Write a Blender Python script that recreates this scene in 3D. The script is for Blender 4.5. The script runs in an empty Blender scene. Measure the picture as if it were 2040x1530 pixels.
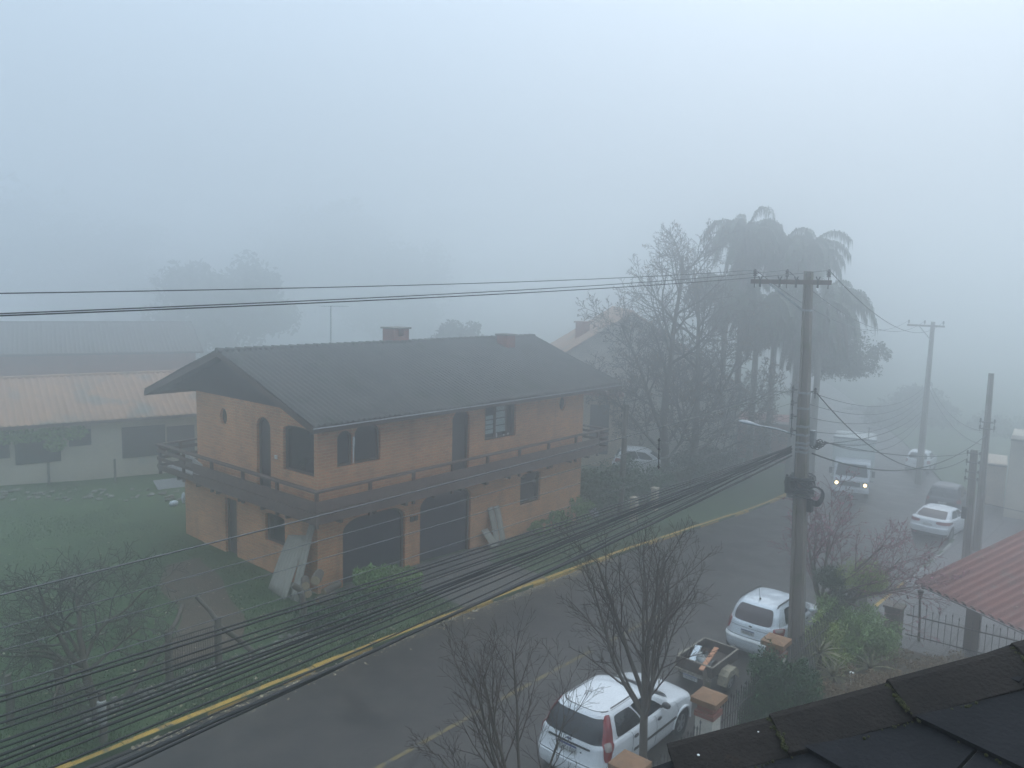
import bpy, bmesh, math, random
from mathutils import Vector, Matrix
V = Vector
PI = math.pi
SC = bpy.context.scene
COL = SC.collection
rad = math.radians

# ------------------------------------------------------------------ camera geometry of the photograph
F_PX, CX, CY, CAM_H = 1565.0, 1020.0, 765.0, 10.0
_dx = V((2340 - CX, 608 - CY, F_PX)).normalized()
_dy = V((-865 - CX, 523 - CY, F_PX)).normalized()
_dz = _dx.cross(_dy).normalized()
if _dz.y > 0: _dz = -_dz
_dy = _dz.cross(_dx).normalized()
if _dy.x > 0: _dy = -_dy
RW = Matrix((_dx, _dy, _dz))            # camera (x right, y down, z forward) -> world
CAM = V((0, 0, CAM_H))

def ray(px, py):
    return RW @ V((px - CX, py - CY, F_PX)).normalized()
def on_z(px, py, z):
    r = ray(px, py); return CAM + r * ((z - CAM_H) / r.z)
def on_y(px, py, y):
    r = ray(px, py); return CAM + r * (y / r.y)
def on_x(px, py, x):
    r = ray(px, py); return CAM + r * (x / r.x)
def at_dist(px, py, d):
    r = ray(px, py); return CAM + r * (d / math.hypot(r.x, r.y))
def on_plane(px, py, p, n):
    r = ray(px, py); return CAM + r * ((p - CAM).dot(n) / r.dot(n))

def lerp(a, b, t): return a + (b - a) * t
def interp(x, pts):
    if x <= pts[0][0]: return pts[0][1]
    for (x0, y0), (x1, y1) in zip(pts, pts[1:]):
        if x <= x1: return lerp(y0, y1, (x - x0) / (x1 - x0))
    return pts[-1][1]
def sstep(a, b, x):
    t = min(1, max(0, (x - a) / (b - a))); return t * t * (3 - 2 * t)

# ------------------------------------------------------------------ terrain
_HP = [(-200, .6), (-20, .1), (4, 0), (13, -.14), (17, -.27), (22, -.46), (27, -.69), (34, -1.12), (43, -1.75), (57, -2.5), (80, -3.4), (150, -4.6), (400, -8)]
def road_z(x):
    return (interp(x - 2, _HP) + interp(x - 1, _HP) + interp(x, _HP) + interp(x + 1, _HP) + interp(x + 2, _HP)) / 5
_KL = [(-200, 16.3), (30, 16.25), (42, 16.2), (50, 17.0), (60, 19.6), (80, 27), (120, 45), (400, 180)]
_KR = [(-200, 7.0), (42, 7.0), (50, 8.1), (60, 11.0), (80, 18.5), (120, 36.5), (400, 171)]
def kerb_l(x): return sum(interp(x + d, _KL) for d in (-4, -2, 0, 2, 4)) / 5
def kerb_r(x): return sum(interp(x + d, _KR) for d in (-4, -2, 0, 2, 4)) / 5
def gz(x, y):
    """height of the ground beside the road (verge, lawn, pavement)"""
    z = road_z(x)
    if y > kerb_l(x) - .3:
        t = y - kerb_l(x)
        z += .12 + .16 * sstep(.4, 4.2, t) + .016 * min(30, max(0, t - 4))
        z += .05 * math.sin(x * .7 + y * .4) * sstep(5, 9, t) * math.sin(y * .5 - x * .21)
    else:
        z += .13
    return z
def on_ground(px, py, road=False, dz=0):
    z = 0
    for _ in range(25):
        p = on_z(px, py, z + dz); z = road_z(p.x) if road else gz(p.x, p.y)
    return V((p.x, p.y, z))
def dir_ground(px, d, py=700):
    p = at_dist(px, py, d); return V((p.x, p.y, gz(p.x, p.y)))

# ------------------------------------------------------------------ mesh building
ORIG = {}
def orig(o): return ORIG.get(o.name, V((0, 0, 0))) if o is not None else V((0, 0, 0))

class MB:
    def __init__(s): s.v, s.f, s.m = [], [], []
    def add(s, vs, fs, mi=0):
        b = len(s.v); s.v.extend([tuple(p) for p in vs])
        for f in fs: s.f.append(tuple(b + i for i in f)); s.m.append(mi)
        return s
    def quad(s, a, b, c, d, mi=0): return s.add((a, b, c, d), ((0, 1, 2, 3),), mi)
    def box(s, c, size, rz=0, mat=None, mi=0):
        hx, hy, hz = size[0] / 2, size[1] / 2, size[2] / 2
        M = mat if mat is not None else Matrix.Rotation(rz, 3, 'Z')
        vs = [V(c) + M @ V((x, y, z)) for x in (-hx, hx) for y in (-hy, hy) for z in (-hz, hz)]
        return s.add(vs, ((0, 1, 3, 2), (4, 6, 7, 5), (0, 4, 5, 1), (2, 3, 7, 6), (0, 2, 6, 4), (1, 5, 7, 3)), mi)
    def span(s, x0, x1, y0, y1, z0, z1, mi=0):
        return s.box(((x0 + x1) / 2, (y0 + y1) / 2, (z0 + z1) / 2), (abs(x1 - x0), abs(y1 - y0), abs(z1 - z0)), mi=mi)
    def bar(s, p0, p1, w, h, up=(0, 0, 1), mi=0):
        p0, p1 = V(p0), V(p1); d = (p1 - p0); L = d.length; d.normalize()
        sd = d.cross(V(up))
        if sd.length < 1e-4: sd = d.cross(V((1, 0, 0)))
        sd.normalize(); u = sd.cross(d)
        M = Matrix((d, sd, u)).transposed()
        return s.box((p0 + p1) / 2, (L, w, h), mat=M, mi=mi)
    def tube(s, pts, r, n=6, cap=True, mi=0):
        pts = [V(p) for p in pts]; k = len(pts)
        rs = r if isinstance(r, (list, tuple)) else [r] * k
        t = (pts[1] - pts[0]).normalized()
        a = t.cross(V((0, 0, 1)))
        if a.length < .05: a = t.cross(V((1, 0, 0)))
        a.normalize(); vs = []
        for i, p in enumerate(pts):
            t = (pts[min(i + 1, k - 1)] - pts[max(i - 1, 0)])
            if t.length < 1e-9: t = V((0, 0, 1))
            t.normalize(); a = (a - t * a.dot(t))
            if a.length < 1e-6: a = t.orthogonal()
            a.normalize(); b = t.cross(a)
            for j in range(n):
                q = 2 * PI * j / n; vs.append(p + (a * math.cos(q) + b * math.sin(q)) * rs[i])
        fs = [(i * n + j, i * n + (j + 1) % n, (i + 1) * n + (j + 1) % n, (i + 1) * n + j) for i in range(k - 1) for j in range(n)]
        if cap: fs += [tuple(range(n - 1, -1, -1)), tuple((k - 1) * n + j for j in range(n))]
        return s.add(vs, fs, mi)
    def cyl(s, p0, p1, r0, r1=None, n=16, mi=0): return s.tube([p0, p1], [r0, r0 if r1 is None else r1], n, True, mi)
    def lathe(s, base, prof, n=20, ax=(0, 0, 1), mi=0):
        ax = V(ax).normalized(); a = ax.orthogonal().normalized(); b = ax.cross(a); vs = []
        for r, h in prof:
            for j in range(n):
                q = 2 * PI * j / n; vs.append(V(base) + ax * h + (a * math.cos(q) + b * math.sin(q)) * max(r, 1e-4))
        k = len(prof)
        fs = [(i * n + j, i * n + (j + 1) % n, (i + 1) * n + (j + 1) % n, (i + 1) * n + j) for i in range(k - 1) for j in range(n)]
        fs += [tuple(range(n - 1, -1, -1)), tuple((k - 1) * n + j for j in range(n))]
        return s.add(vs, fs, mi)
    def prism(s, poly, o, ex, ey, depth, mi=0):
        """polygon in the (ex,ey) plane at o, extruded along depth vector"""
        o, ex, ey, dp = V(o), V(ex), V(ey), V(depth); n = len(poly)
        a = [o + ex * x + ey * y for x, y in poly]; b = [p + dp for p in a]
        fs = [tuple(range(n)), tuple(range(2 * n - 1, n - 1, -1))] + [(i, n + i, n + (i + 1) % n, (i + 1) % n) for i in range(n)]
        return s.add(a + b, fs, mi)
    def ball(s, c, r, n=10, k=6, mi=0):
        r = V(r) if not isinstance(r, (int, float)) else V((r, r, r)); vs = []; c = V(c)
        for i in range(k + 1):
            t = PI * i / k
            for j in range(n):
                q = 2 * PI * j / n
                vs.append(c + V((r.x * math.sin(t) * math.cos(q), r.y * math.sin(t) * math.sin(q), r.z * math.cos(t))))
        fs = [(i * n + j, (i + 1) * n + j, (i + 1) * n + (j + 1) % n, i * n + (j + 1) % n) for i in range(k) for j in range(n)]
        return s.add(vs, fs, mi)
    def grid(s, rows, mi=0, flip=False):
        n = len(rows[0]); vs = [p for r in rows for p in r]
        fs = [(i * n + j, i * n + j + 1, (i + 1) * n + j + 1, (i + 1) * n + j) for i in range(len(rows) - 1) for j in range(n - 1)]
        if flip: fs = [f[::-1] for f in fs]
        return s.add(vs, fs, mi)
    def build(s, name, mats, parent=None, smooth=None, bevel=0, local=False, weld=False, fixn=False):
        o0 = V((0, 0, 0)) if (local or parent is None) else orig(parent)
        me = bpy.data.meshes.new(name)
        me.from_pydata([(p[0] - o0.x, p[1] - o0.y, p[2] - o0.z) for p in s.v], [], s.f)
        if not isinstance(mats, (list, tuple)): mats = [mats]
        for m in mats: me.materials.append(m)
        if len(mats) > 1: me.polygons.foreach_set('material_index', s.m)
        if weld or bevel or fixn:
            bm = bmesh.new(); bm.from_mesh(me)
            if weld: bmesh.ops.remove_doubles(bm, verts=bm.verts, dist=1e-4)
            if fixn: bmesh.ops.recalc_face_normals(bm, faces=bm.faces)
            if bevel:
                es = [e for e in bm.edges if len(e.link_faces) == 2 and e.calc_face_angle(0) > .6]
                bmesh.ops.bevel(bm, geom=es, offset=bevel, segments=2, profile=.6, affect='EDGES', clamp_overlap=True)
            bm.to_mesh(me); bm.free()
        me.update()
        if smooth is not None:
            me.polygons.foreach_set('use_smooth', [True] * len(me.polygons))
            if smooth < 170: me.set_sharp_from_angle(angle=rad(smooth))
        o = bpy.data.objects.new(name, me); COL.objects.link(o)
        if parent is not None: o.parent = parent
        ORIG[o.name] = o0 if not local else orig(parent)
        return o

def tag(o, label=None, cat=None, group=None, kind=None):
    if label: o['label'] = label
    if cat: o['category'] = cat
    if group: o['group'] = group
    if kind: o['kind'] = kind
    return o
def thing(name, label, cat, loc=(0, 0, 0), rz=0, group=None):
    o = bpy.data.objects.new(name, None); COL.objects.link(o)
    o.location = loc; o.rotation_euler = (0, 0, rz); o.empty_display_size = .3
    ORIG[o.name] = V(loc)
    return tag(o, label, cat, group)
def copy_tree(o, parent=None):
    c = o.copy(); COL.objects.link(c)
    if parent is not None: c.parent = parent
    for ch in list(o.children): copy_tree(ch, c)
    return c

# ------------------------------------------------------------------ materials
def _new(name):
    m = bpy.data.materials.new(name); m.use_nodes = True
    nt = m.node_tree; b = nt.nodes['Principled BSDF']
    return m, nt, b
def mat(name, c, rough=.7, c2=None, scale=3.0, detail=6, c3=None, bump=0, bscale=None, metal=0, spec=.5, rough2=None, island=0, lo=.35, hi=.65, stretch=None, coat=0, dirt=None, emit=0):
    m, nt, b = _new(name); N, L = nt.nodes, nt.links
    b.inputs['Base Color'].default_value = (*c, 1); b.inputs['Roughness'].default_value = rough
    b.inputs['Metallic'].default_value = metal; b.inputs['Specular IOR Level'].default_value = spec
    if coat: b.inputs['Coat Weight'].default_value = coat; b.inputs['Coat Roughness'].default_value = .06
    if emit: b.inputs['Emission Color'].default_value = (*c, 1); b.inputs['Emission Strength'].default_value = emit
    if c2 is None and not bump and not island: return m
    tc = N.new('ShaderNodeTexCoord'); co = tc.outputs['Object']
    if stretch:
        mp = N.new('ShaderNodeMapping'); mp.inputs['Scale'].default_value = stretch; L.new(co, mp.inputs[0]); co = mp.outputs[0]
    nz = N.new('ShaderNodeTexNoise'); nz.inputs['Scale'].default_value = scale; nz.inputs['Detail'].default_value = detail; nz.inputs['Roughness'].default_value = .65
    L.new(co, nz.inputs['Vector']); out = None
    if c2 is not None:
        cr = N.new('ShaderNodeValToRGB'); cr.color_ramp.elements[0].position = lo; cr.color_ramp.elements[1].position = hi
        cr.color_ramp.elements[0].color = (*c, 1); cr.color_ramp.elements[1].color = (*c2, 1)
        if c3: e = cr.color_ramp.elements.new((lo + hi) / 2); e.color = (*c3, 1)
        L.new(nz.outputs['Fac'], cr.inputs[0]); out = cr.outputs[0]
    if dirt:                                     # blotches of a second colour, with a shape of their own
        n2 = N.new('ShaderNodeTexNoise'); n2.inputs['Scale'].default_value = dirt[1]; n2.inputs['Detail'].default_value = 5; L.new(tc.outputs['Object'], n2.inputs['Vector'])
        r2 = N.new('ShaderNodeValToRGB'); r2.color_ramp.elements[0].position = dirt[2]; r2.color_ramp.elements[1].position = dirt[2] + .12; L.new(n2.outputs['Fac'], r2.inputs[0])
        mx = N.new('ShaderNodeMix'); mx.data_type = 'RGBA'; L.new(r2.outputs[0], mx.inputs[0])
        if out is None: mx.inputs[6].default_value = (*c, 1)
        else: L.new(out, mx.inputs[6])
        mx.inputs[7].default_value = (*dirt[0], 1); out = mx.outputs[2]
    if island:
        ge = N.new('ShaderNodeNewGeometry'); hs = N.new('ShaderNodeHueSaturation')
        mr = N.new('ShaderNodeMapRange'); mr.inputs[3].default_value = 1 - island; mr.inputs[4].default_value = 1 + island
        L.new(ge.outputs['Random Per Island'], mr.inputs[0]); L.new(mr.outputs[0], hs.inputs['Value'])
        if out: L.new(out, hs.inputs['Color'])
        else: hs.inputs['Color'].default_value = (*c, 1)
        out = hs.outputs[0]
    if out: L.new(out, b.inputs['Base Color'])
    if rough2 is not None:
        mr = N.new('ShaderNodeMapRange'); mr.inputs[1].default_value = .35; mr.inputs[2].default_value = .65; mr.inputs[3].default_value = rough; mr.inputs[4].default_value = rough2
        L.new(nz.outputs['Fac'], mr.inputs[0]); L.new(mr.outputs[0], b.inputs['Roughness'])
    if bump:
        nb = nz
        if bscale:
            nb = N.new('ShaderNodeTexNoise'); nb.inputs['Scale'].default_value = bscale; nb.inputs['Detail'].default_value = 6; L.new(co, nb.inputs['Vector'])
        bp = N.new('ShaderNodeBump'); bp.inputs['Strength'].default_value = bump; bp.inputs['Distance'].default_value = .02
        L.new(nb.outputs['Fac'], bp.inputs['Height']); L.new(bp.outputs[0], b.inputs['Normal'])
    return m
def brick_mat(name, c1, c2, cm, scale, bw=.5, rh=.25, mortar=.02, rough=.8, bump=.4, plane='xz', var=None):
    m, nt, b = _new(name); N, L = nt.nodes, nt.links
    tc = N.new('ShaderNodeTexCoord'); sp = N.new('ShaderNodeSeparateXYZ'); L.new(tc.outputs['Object'], sp.inputs[0])
    cb = N.new('ShaderNodeCombineXYZ')
    if plane == 'xz':
        ad = N.new('ShaderNodeMath'); ad.operation = 'ADD'; L.new(sp.outputs[0], ad.inputs[0]); L.new(sp.outputs[1], ad.inputs[1])
        L.new(ad.outputs[0], cb.inputs[0]); L.new(sp.outputs[2], cb.inputs[1])
    else:
        L.new(sp.outputs[0], cb.inputs[0]); L.new(sp.outputs[1], cb.inputs[1])
    bk = N.new('ShaderNodeTexBrick'); L.new(cb.outputs[0], bk.inputs['Vector'])
    bk.inputs['Color1'].default_value = (*c1, 1); bk.inputs['Color2'].default_value = (*c2, 1); bk.inputs['Mortar'].default_value = (*cm, 1)
    bk.inputs['Scale'].default_value = scale; bk.inputs['Mortar Size'].default_value = mortar; bk.inputs['Brick Width'].default_value = bw; bk.inputs['Row Height'].default_value = rh
    bk.inputs['Bias'].default_value = -.1
    nz = N.new('ShaderNodeTexNoise'); nz.inputs['Scale'].default_value = .9; nz.inputs['Detail'].default_value = 7; L.new(tc.outputs['Object'], nz.inputs['Vector'])
    mr = N.new('ShaderNodeMapRange'); mr.inputs[1].default_value = .3; mr.inputs[2].default_value = .7; mr.inputs[3].default_value = .84; mr.inputs[4].default_value = 1.12; L.new(nz.outputs['Fac'], mr.inputs[0])
    hs = N.new('ShaderNodeHueSaturation'); L.new(bk.outputs['Color'], hs.inputs['Color']); L.new(mr.outputs[0], hs.inputs['Value'])
    mp = N.new('ShaderNodeMapping'); mp.inputs['Scale'].default_value = (1.6, 1.6, .28); L.new(tc.outputs['Object'], mp.inputs[0])    # run-off streaks
    n3 = N.new('ShaderNodeTexNoise'); n3.inputs['Scale'].default_value = 1.3; n3.inputs['Detail'].default_value = 8; L.new(mp.outputs[0], n3.inputs['Vector'])
    m3 = N.new('ShaderNodeMapRange'); m3.inputs[1].default_value = .54; m3.inputs[2].default_value = .72; m3.inputs[3].default_value = 1.0; m3.inputs[4].default_value = .76; L.new(n3.outputs['Fac'], m3.inputs[0])
    h3 = N.new('ShaderNodeHueSaturation'); L.new(hs.outputs[0], h3.inputs['Color']); L.new(m3.outputs[0], h3.inputs['Value']); hs = h3
    L.new(hs.outputs[0], b.inputs['Base Color']); b.inputs['Roughness'].default_value = rough
    bp = N.new('ShaderNodeBump'); bp.inputs['Strength'].default_value = bump; bp.inputs['Distance'].default_value = .01; bp.invert = True
    L.new(bk.outputs['Fac'], bp.inputs['Height']); L.new(bp.outputs[0], b.inputs['Normal'])
    return m
def glass_mat(name, tint, rough=.08, spec=.6):
    m, nt, b = _new(name); N, L = nt.nodes, nt.links
    tc = N.new('ShaderNodeTexCoord'); nz = N.new('ShaderNodeTexNoise'); nz.inputs['Scale'].default_value = 2.2; L.new(tc.outputs['Object'], nz.inputs['Vector'])
    cr = N.new('ShaderNodeValToRGB'); cr.color_ramp.elements[0].color = (*[x * .6 for x in tint], 1); cr.color_ramp.elements[1].color = (*[x * 1.5 for x in tint], 1)
    L.new(nz.outputs['Fac'], cr.inputs[0]); L.new(cr.outputs[0], b.inputs['Base Color'])
    b.inputs['Roughness'].default_value = rough; b.inputs['Specular IOR Level'].default_value = spec
    return m

M = {}
M['asphalt'] = mat('asphalt', (.027, .024, .022), .5, (.054, .047, .041), .8, 12, bump=.45, bscale=70, rough2=.28, spec=.42, dirt=((.016, .015, .0145), .5, .56))
M['paint_y'] = mat('yellow_kerb_paint', (.52, .31, .035), .6, (.36, .22, .04), 2.5, 8, bump=.2, bscale=30, dirt=((.10, .085, .06), 3.3, .55))
M['line_y'] = mat('worn_centre_line', (.15, .11, .035), .5, (.040, .040, .038), 3.2, 10, lo=.46, hi=.62)
M['grass_base'] = mat('lawn_soil', (.026, .062, .018), .95, (.050, .095, .028), 1.1, 10, c3=(.038, .070, .022), bump=.8, bscale=14, dirt=((.07, .055, .036), .28, .62))
M['grass'] = mat('grass_blades', (.030, .075, .018), .8, (.060, .105, .030), .5, 6, island=.35)
M['earth'] = mat('worn_earth', (.105, .07, .048), .95, (.065, .055, .035), 1.6, 9, bump=.7, bscale=20)
M['driveway'] = mat('wet_concrete', (.075, .075, .07), .5, (.13, .12, .11), 1.3, 9, bump=.3, bscale=30, rough2=.35)
M['leaf_litter'] = mat('fallen_leaves', (.20, .15, .085), .7, (.34, .29, .21), 9, 3, island=.6)
M['brick'] = brick_mat('orange_brick', (.60, .265, .115), (.45, .185, .080), (.54, .36, .21), 2.6, .80, .27, .032, bump=.6)
M['brick_red'] = brick_mat('red_brick', (.30, .095, .06), (.22, .07, .05), (.22, .17, .14), 3.4, .80, .27, .02)
M['cap_brick'] = mat('orange_stone_cap', (.29, .155, .080), .75, (.21, .115, .062), 5, 8, bump=.35, bscale=40, dirt=((.20, .12, .07), 6, .6))
M['plaster'] = mat('pale_plaster', (.62, .57, .50), .8, (.46, .43, .38), 1.7, 8, bump=.2, bscale=25, dirt=((.28, .27, .23), 2.3, .62))
M['plaster_cream'] = mat('cream_plaster', (.62, .50, .38), .8, (.48, .40, .32), 1.3, 8, bump=.2, bscale=25)
M['white_wall'] = mat('white_wall', (.56, .49, .385), .85, (.45, .40, .32), .7, 8, bump=.2, bscale=12, dirt=((.36, .37, .33), .8, .6))
M['roof_tile'] = mat('dark_roof_tile', (.062, .060, .055), .75, (.10, .092, .08), 1.4, 9, bump=.5, bscale=24, dirt=((.045, .052, .035), .9, .58))
M['roof_clay'] = mat('pale_clay_tile', (.37, .225, .14), .85, (.27, .17, .115), 1.0, 9, bump=.4, bscale=20, dirt=((.17, .16, .13), .5, .56), island=.15)
M['roof_red'] = mat('red_clay_roof', (.30, .115, .085), .8, (.22, .09, .07), .9, 8, bump=.3, bscale=16)
M['roof_carport'] = mat('red_corrugated_roof', (.22, .080, .060), .6, (.165, .060, .047), 1.3, 9, bump=.25, bscale=40, dirt=((.16, .105, .085), 2.2, .58))
M['slate'] = mat('black_slate', (.011, .0115, .013), .85, (.018, .018, .020), 4, 9, bump=.35, bscale=60, spec=.15)
M['ridge_cap'] = mat('dark_hip_tile', (.017, .0145, .013), .85, (.028, .023, .020), 5, 9, spec=.15, bump=.5, bscale=70, dirt=((.11, .060, .028), 3.1, .66))
M['moss'] = mat('moss', (.030, .034, .010), .95, (.060, .060, .016), 30, 5, bump=.9, bscale=120)
M['wood_dark'] = mat('dark_stained_wood', (.060, .036, .026), .7, (.095, .062, .045), 6, 7, bump=.3, bscale=22, stretch=(1, 1, 6))
M['wood_rail'] = mat('weathered_rail_wood', (.085, .054, .044), .75, (.135, .092, .075), 4, 7, bump=.3, bscale=20)
M['wood_post'] = mat('weathered_post_wood', (.085, .070, .055), .9, (.14, .12, .095), 5, 8, bump=.6, bscale=26)
M['wood_cut'] = mat('fresh_cut_wood', (.42, .32, .20), .85, (.33, .24, .14), 7, 7)
M['soffit'] = mat('dark_gable_boards', (.038, .034, .032), .8, (.055, .048, .044), 5, 6, stretch=(5, 5, 1))
M['bark'] = mat('grey_brown_bark', (.075, .058, .044), .9, (.125, .102, .080), 9, 8, bump=.8, bscale=30, stretch=(1, 1, .35))
M['bark_light'] = mat('lichen_bark', (.11, .095, .075), .9, (.20, .185, .155), 5, 8, bump=.8, bscale=24)
M['twig'] = mat('brown_twigs', (.085, .058, .042), .85, (.055, .040, .030), 3)
M['twig_grey'] = mat('grey_twigs', (.080, .070, .058), .85, (.055, .048, .040), 3)
M['twig_pink'] = mat('reddish_twigs', (.21, .115, .118), .85, (.15, .085, .085), 3)
M['blossom'] = mat('pink_buds', (.44, .22, .26), .8, (.34, .15, .19), 5, island=.3)
M['leaf_dark'] = mat('dark_conifer_leaf', (.020, .062, .020), .7, (.040, .095, .032), 1.2, 5, island=.4)
M['leaf_mid'] = mat('green_leaf', (.10, .21, .045), .65, (.16, .27, .070), .9, 5, island=.4)
M['leaf_soft'] = mat('soft_green_leaf', (.13, .21, .06), .65, (.19, .28, .085), 1.0, 5, island=.4)
M['leaf_yel'] = mat('yellow_green_leaf', (.24, .31, .07), .65, (.32, .38, .11), 1.0, 5, island=.4)
M['leaf_far'] = mat('far_foliage', (.035, .055, .030), .8, (.060, .080, .045), .5, 5, island=.3)
M['leaf_dry'] = mat('dry_hedge', (.15, .088, .046), .9, (.18, .125, .06), 1.3, 6, island=.4)
M['palm'] = mat('palm_leaf', (.040, .062, .030), .6, (.065, .085, .045), .6, 4, island=.35)
M['palm_dry'] = mat('dry_palm_leaf', (.085, .072, .055), .85, (.11, .09, .065), .6, 4, island=.3)
M['yucca'] = mat('sword_leaf', (.15, .145, .07), .6, (.22, .20, .10), 2, 5, island=.4)
M['concrete'] = mat('pole_concrete', (.20, .165, .14), .85, (.145, .118, .10), 2.2, 9, bump=.3, bscale=30, stretch=(1, 1, .3), dirt=((.105, .100, .055), 1.2, .54))
M['concrete_pale'] = mat('pale_concrete', (.36, .36, .34), .85, (.27, .27, .25), 2.2, 9, bump=.3, bscale=30)
M['steel'] = mat('galvanised_steel', (.34, .35, .36), .5, (.25, .26, .27), 8, 5, metal=.6)
M['iron'] = mat('dark_iron', (.030, .030, .032), .55, (.05, .042, .036), 9, 5)
M['cable'] = mat('black_cable', (.017, .017, .018), .5)
M['wire'] = mat('grey_aluminium_wire', (.12, .12, .12), .5, metal=.5)
M['porcelain'] = mat('brown_insulator', (.045, .035, .034), .3)
M['black'] = mat('black_plastic', (.016, .016, .017), .45)
M['rubber'] = mat('tyre_rubber', (.017, .017, .017), .85)
M['dark_in'] = mat('painted_interior_shade', (.020, .022, .028), .7, (.032, .034, .042), 1.5, 4)
M['navy_door'] = mat('dark_blue_garage_door', (.020, .022, .034), .6, (.030, .032, .046), 2, 5, stretch=(4, 4, .4))
M['shutter'] = mat('dark_shutter', (.035, .034, .036), .6, (.05, .047, .046), 3, 5, stretch=(.4, .4, 9))
M['window_dark'] = glass_mat('dark_window_glass', (.012, .015, .019), .12, .3)
M['pane_pale'] = mat('frosted_pane', (.36, .42, .40), .3, (.27, .33, .33), 3, 4)
M['white_paint'] = mat('white_paint', (.74, .74, .72), .55, (.62, .62, .60), 3, 6)
M['car_white'] = mat('white_car_paint', (.76, .77, .78), .32, (.70, .71, .72), 1.6, 8, spec=.5, coat=.7)
M['car_silver'] = mat('pale_silver_car_paint', (.70, .74, .77), .35, (.64, .68, .71), 1.6, 8, coat=.7, metal=.15)
M['car_dark'] = mat('dark_car_paint', (.030, .032, .040), .35, (.04, .042, .05), 2, 5, coat=.7)
M['car_glass'] = glass_mat('car_glass', (.016, .017, .020), .05, .6)
M['car_glass_hazy'] = glass_mat('misted_car_glass', (.075, .055, .055), .22, .5)
M['tail_red'] = mat('tail_lamp_red', (.30, .022, .022), .2, (.22, .016, .018), 8, 4, coat=.8)
M['tail_clear'] = mat('tail_lamp_clear', (.30, .25, .22), .2, coat=.8)
M['plate'] = mat('plate_white', (.52, .52, .50), .5, (.42, .42, .40), 20, 4)
M['plate_blue'] = mat('plate_blue', (.030, .050, .19), .4)
M['ink'] = mat('plate_ink', (.03, .03, .035), .6)
M['chrome'] = mat('chrome', (.55, .56, .58), .2, metal=1)
M['oval_blue'] = mat('badge_blue', (.025, .045, .13), .3, coat=1)
M['lamp_on'] = mat('lit_headlamp', (1.0, .78, .42), .3, emit=6.5)
M['trailer'] = mat('rusty_dark_steel', (.045, .036, .030), .75, (.075, .052, .040), 6, 9, bump=.3, bscale=40, dirt=((.12, .065, .04), 4, .6))
M['trailer_edge'] = mat('chipped_pale_paint', (.33, .30, .24), .8, (.12, .095, .075), 22, 8, lo=.45, hi=.55)
M['mud_pale'] = mat('lichened_mudguard', (.40, .35, .25), .85, (.24, .21, .15), 11, 9, bump=.3, bscale=40, dirt=((.11, .095, .07), 9, .57))
M['plank'] = mat('orange_plank', (.52, .24, .125), .7, (.44, .20, .105), 6, 7, stretch=(1, 8, 8))
M['white_board'] = mat('white_board', (.62, .68, .72), .5, (.50, .56, .60), 9, 5)
M['plastic'] = mat('clear_sheet', (.16, .19, .19), .15, (.10, .12, .12), 4, 5, coat=1)
M['asbestos'] = mat('fibre_cement_sheet', (.33, .31, .26), .85, (.25, .235, .20), 2.4, 9, bump=.3, bscale=30, stretch=(1, 1, .5))
M['paver'] = brick_mat('grey_pavers', (.125, .122, .12), (.095, .094, .092), (.030, .030, .029), .85, .9, .72, .030, rough=.45, bump=.5, plane='xy')
M['stone'] = mat('rough_stone', (.24, .225, .20), .9, (.16, .15, .13), 6, 8, bump=.8, bscale=20, island=.3)
M['bag'] = mat('white_plastic_bag', (.62, .60, .64), .4, (.50, .48, .54), 9, 5)
M['truck_white'] = mat('truck_white_paint', (.66, .69, .66), .4, (.58, .61, .58), 1.2, 7, coat=.4)
M['truck_cab'] = mat('truck_cab_paint', (.62, .64, .66), .4, (.54, .56, .58), 1.2, 7, coat=.4)
# ------------------------------------------------------------------ camera, sky, sun, haze
cam_d = bpy.data.cameras.new('camera'); cam = bpy.data.objects.new('camera', cam_d); COL.objects.link(cam)
right, down, fwd = (RW @ V((1, 0, 0))), (RW @ V((0, 1, 0))), (RW @ V((0, 0, 1)))
cam.matrix_world = Matrix(((right.x, -down.x, -fwd.x, 0), (right.y, -down.y, -fwd.y, 0), (right.z, -down.z, -fwd.z, CAM_H), (0, 0, 0, 1)))
cam_d.sensor_width = 36; cam_d.lens = F_PX / 2040 * 36; cam_d.clip_start = .1; cam_d.clip_end = 2000
SC.camera = cam

SUN_EL, SUN_AZ = rad(52), rad(8)           # azimuth measured from +X towards +Y
w = bpy.data.worlds.new('World'); SC.world = w; w.use_nodes = True
N, L = w.node_tree.nodes, w.node_tree.links
sky = N.new('ShaderNodeTexSky'); sky.sky_type = 'NISHITA'; sky.sun_disc = False
sky.sun_elevation = SUN_EL; sky.sun_rotation = PI / 2 - SUN_AZ; sky.dust_density = 6; sky.air_density = 1; sky.ozone_density = 2
mx = N.new('ShaderNodeMix'); mx.data_type = 'RGBA'; mx.inputs[0].default_value = .86
# the closed cloud layer above the fog: an overcast sky is about three times as bright overhead as near the horizon
wt = N.new('ShaderNodeTexCoord'); wsx = N.new('ShaderNodeSeparateXYZ'); L.new(wt.outputs['Generated'], wsx.inputs[0])
wmr = N.new('ShaderNodeMapRange'); wmr.inputs[1].default_value = 0; wmr.inputs[2].default_value = 1; wmr.inputs[3].default_value = .23; wmr.inputs[4].default_value = 1.0; L.new(wsx.outputs[2], wmr.inputs[0])
wpw = N.new('ShaderNodeMath'); wpw.operation = 'POWER'; wpw.use_clamp = True; L.new(wsx.outputs[2], wpw.inputs[0]); wpw.inputs[1].default_value = 1.3; L.new(wpw.outputs[0], wmr.inputs[0])
wml = N.new('ShaderNodeVectorMath'); wml.operation = 'SCALE'; wml.inputs[0].default_value = (11.5, 14.5, 17.5); L.new(wmr.outputs[0], wml.inputs['Scale'])
L.new(wml.outputs[0], mx.inputs[7])
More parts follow.
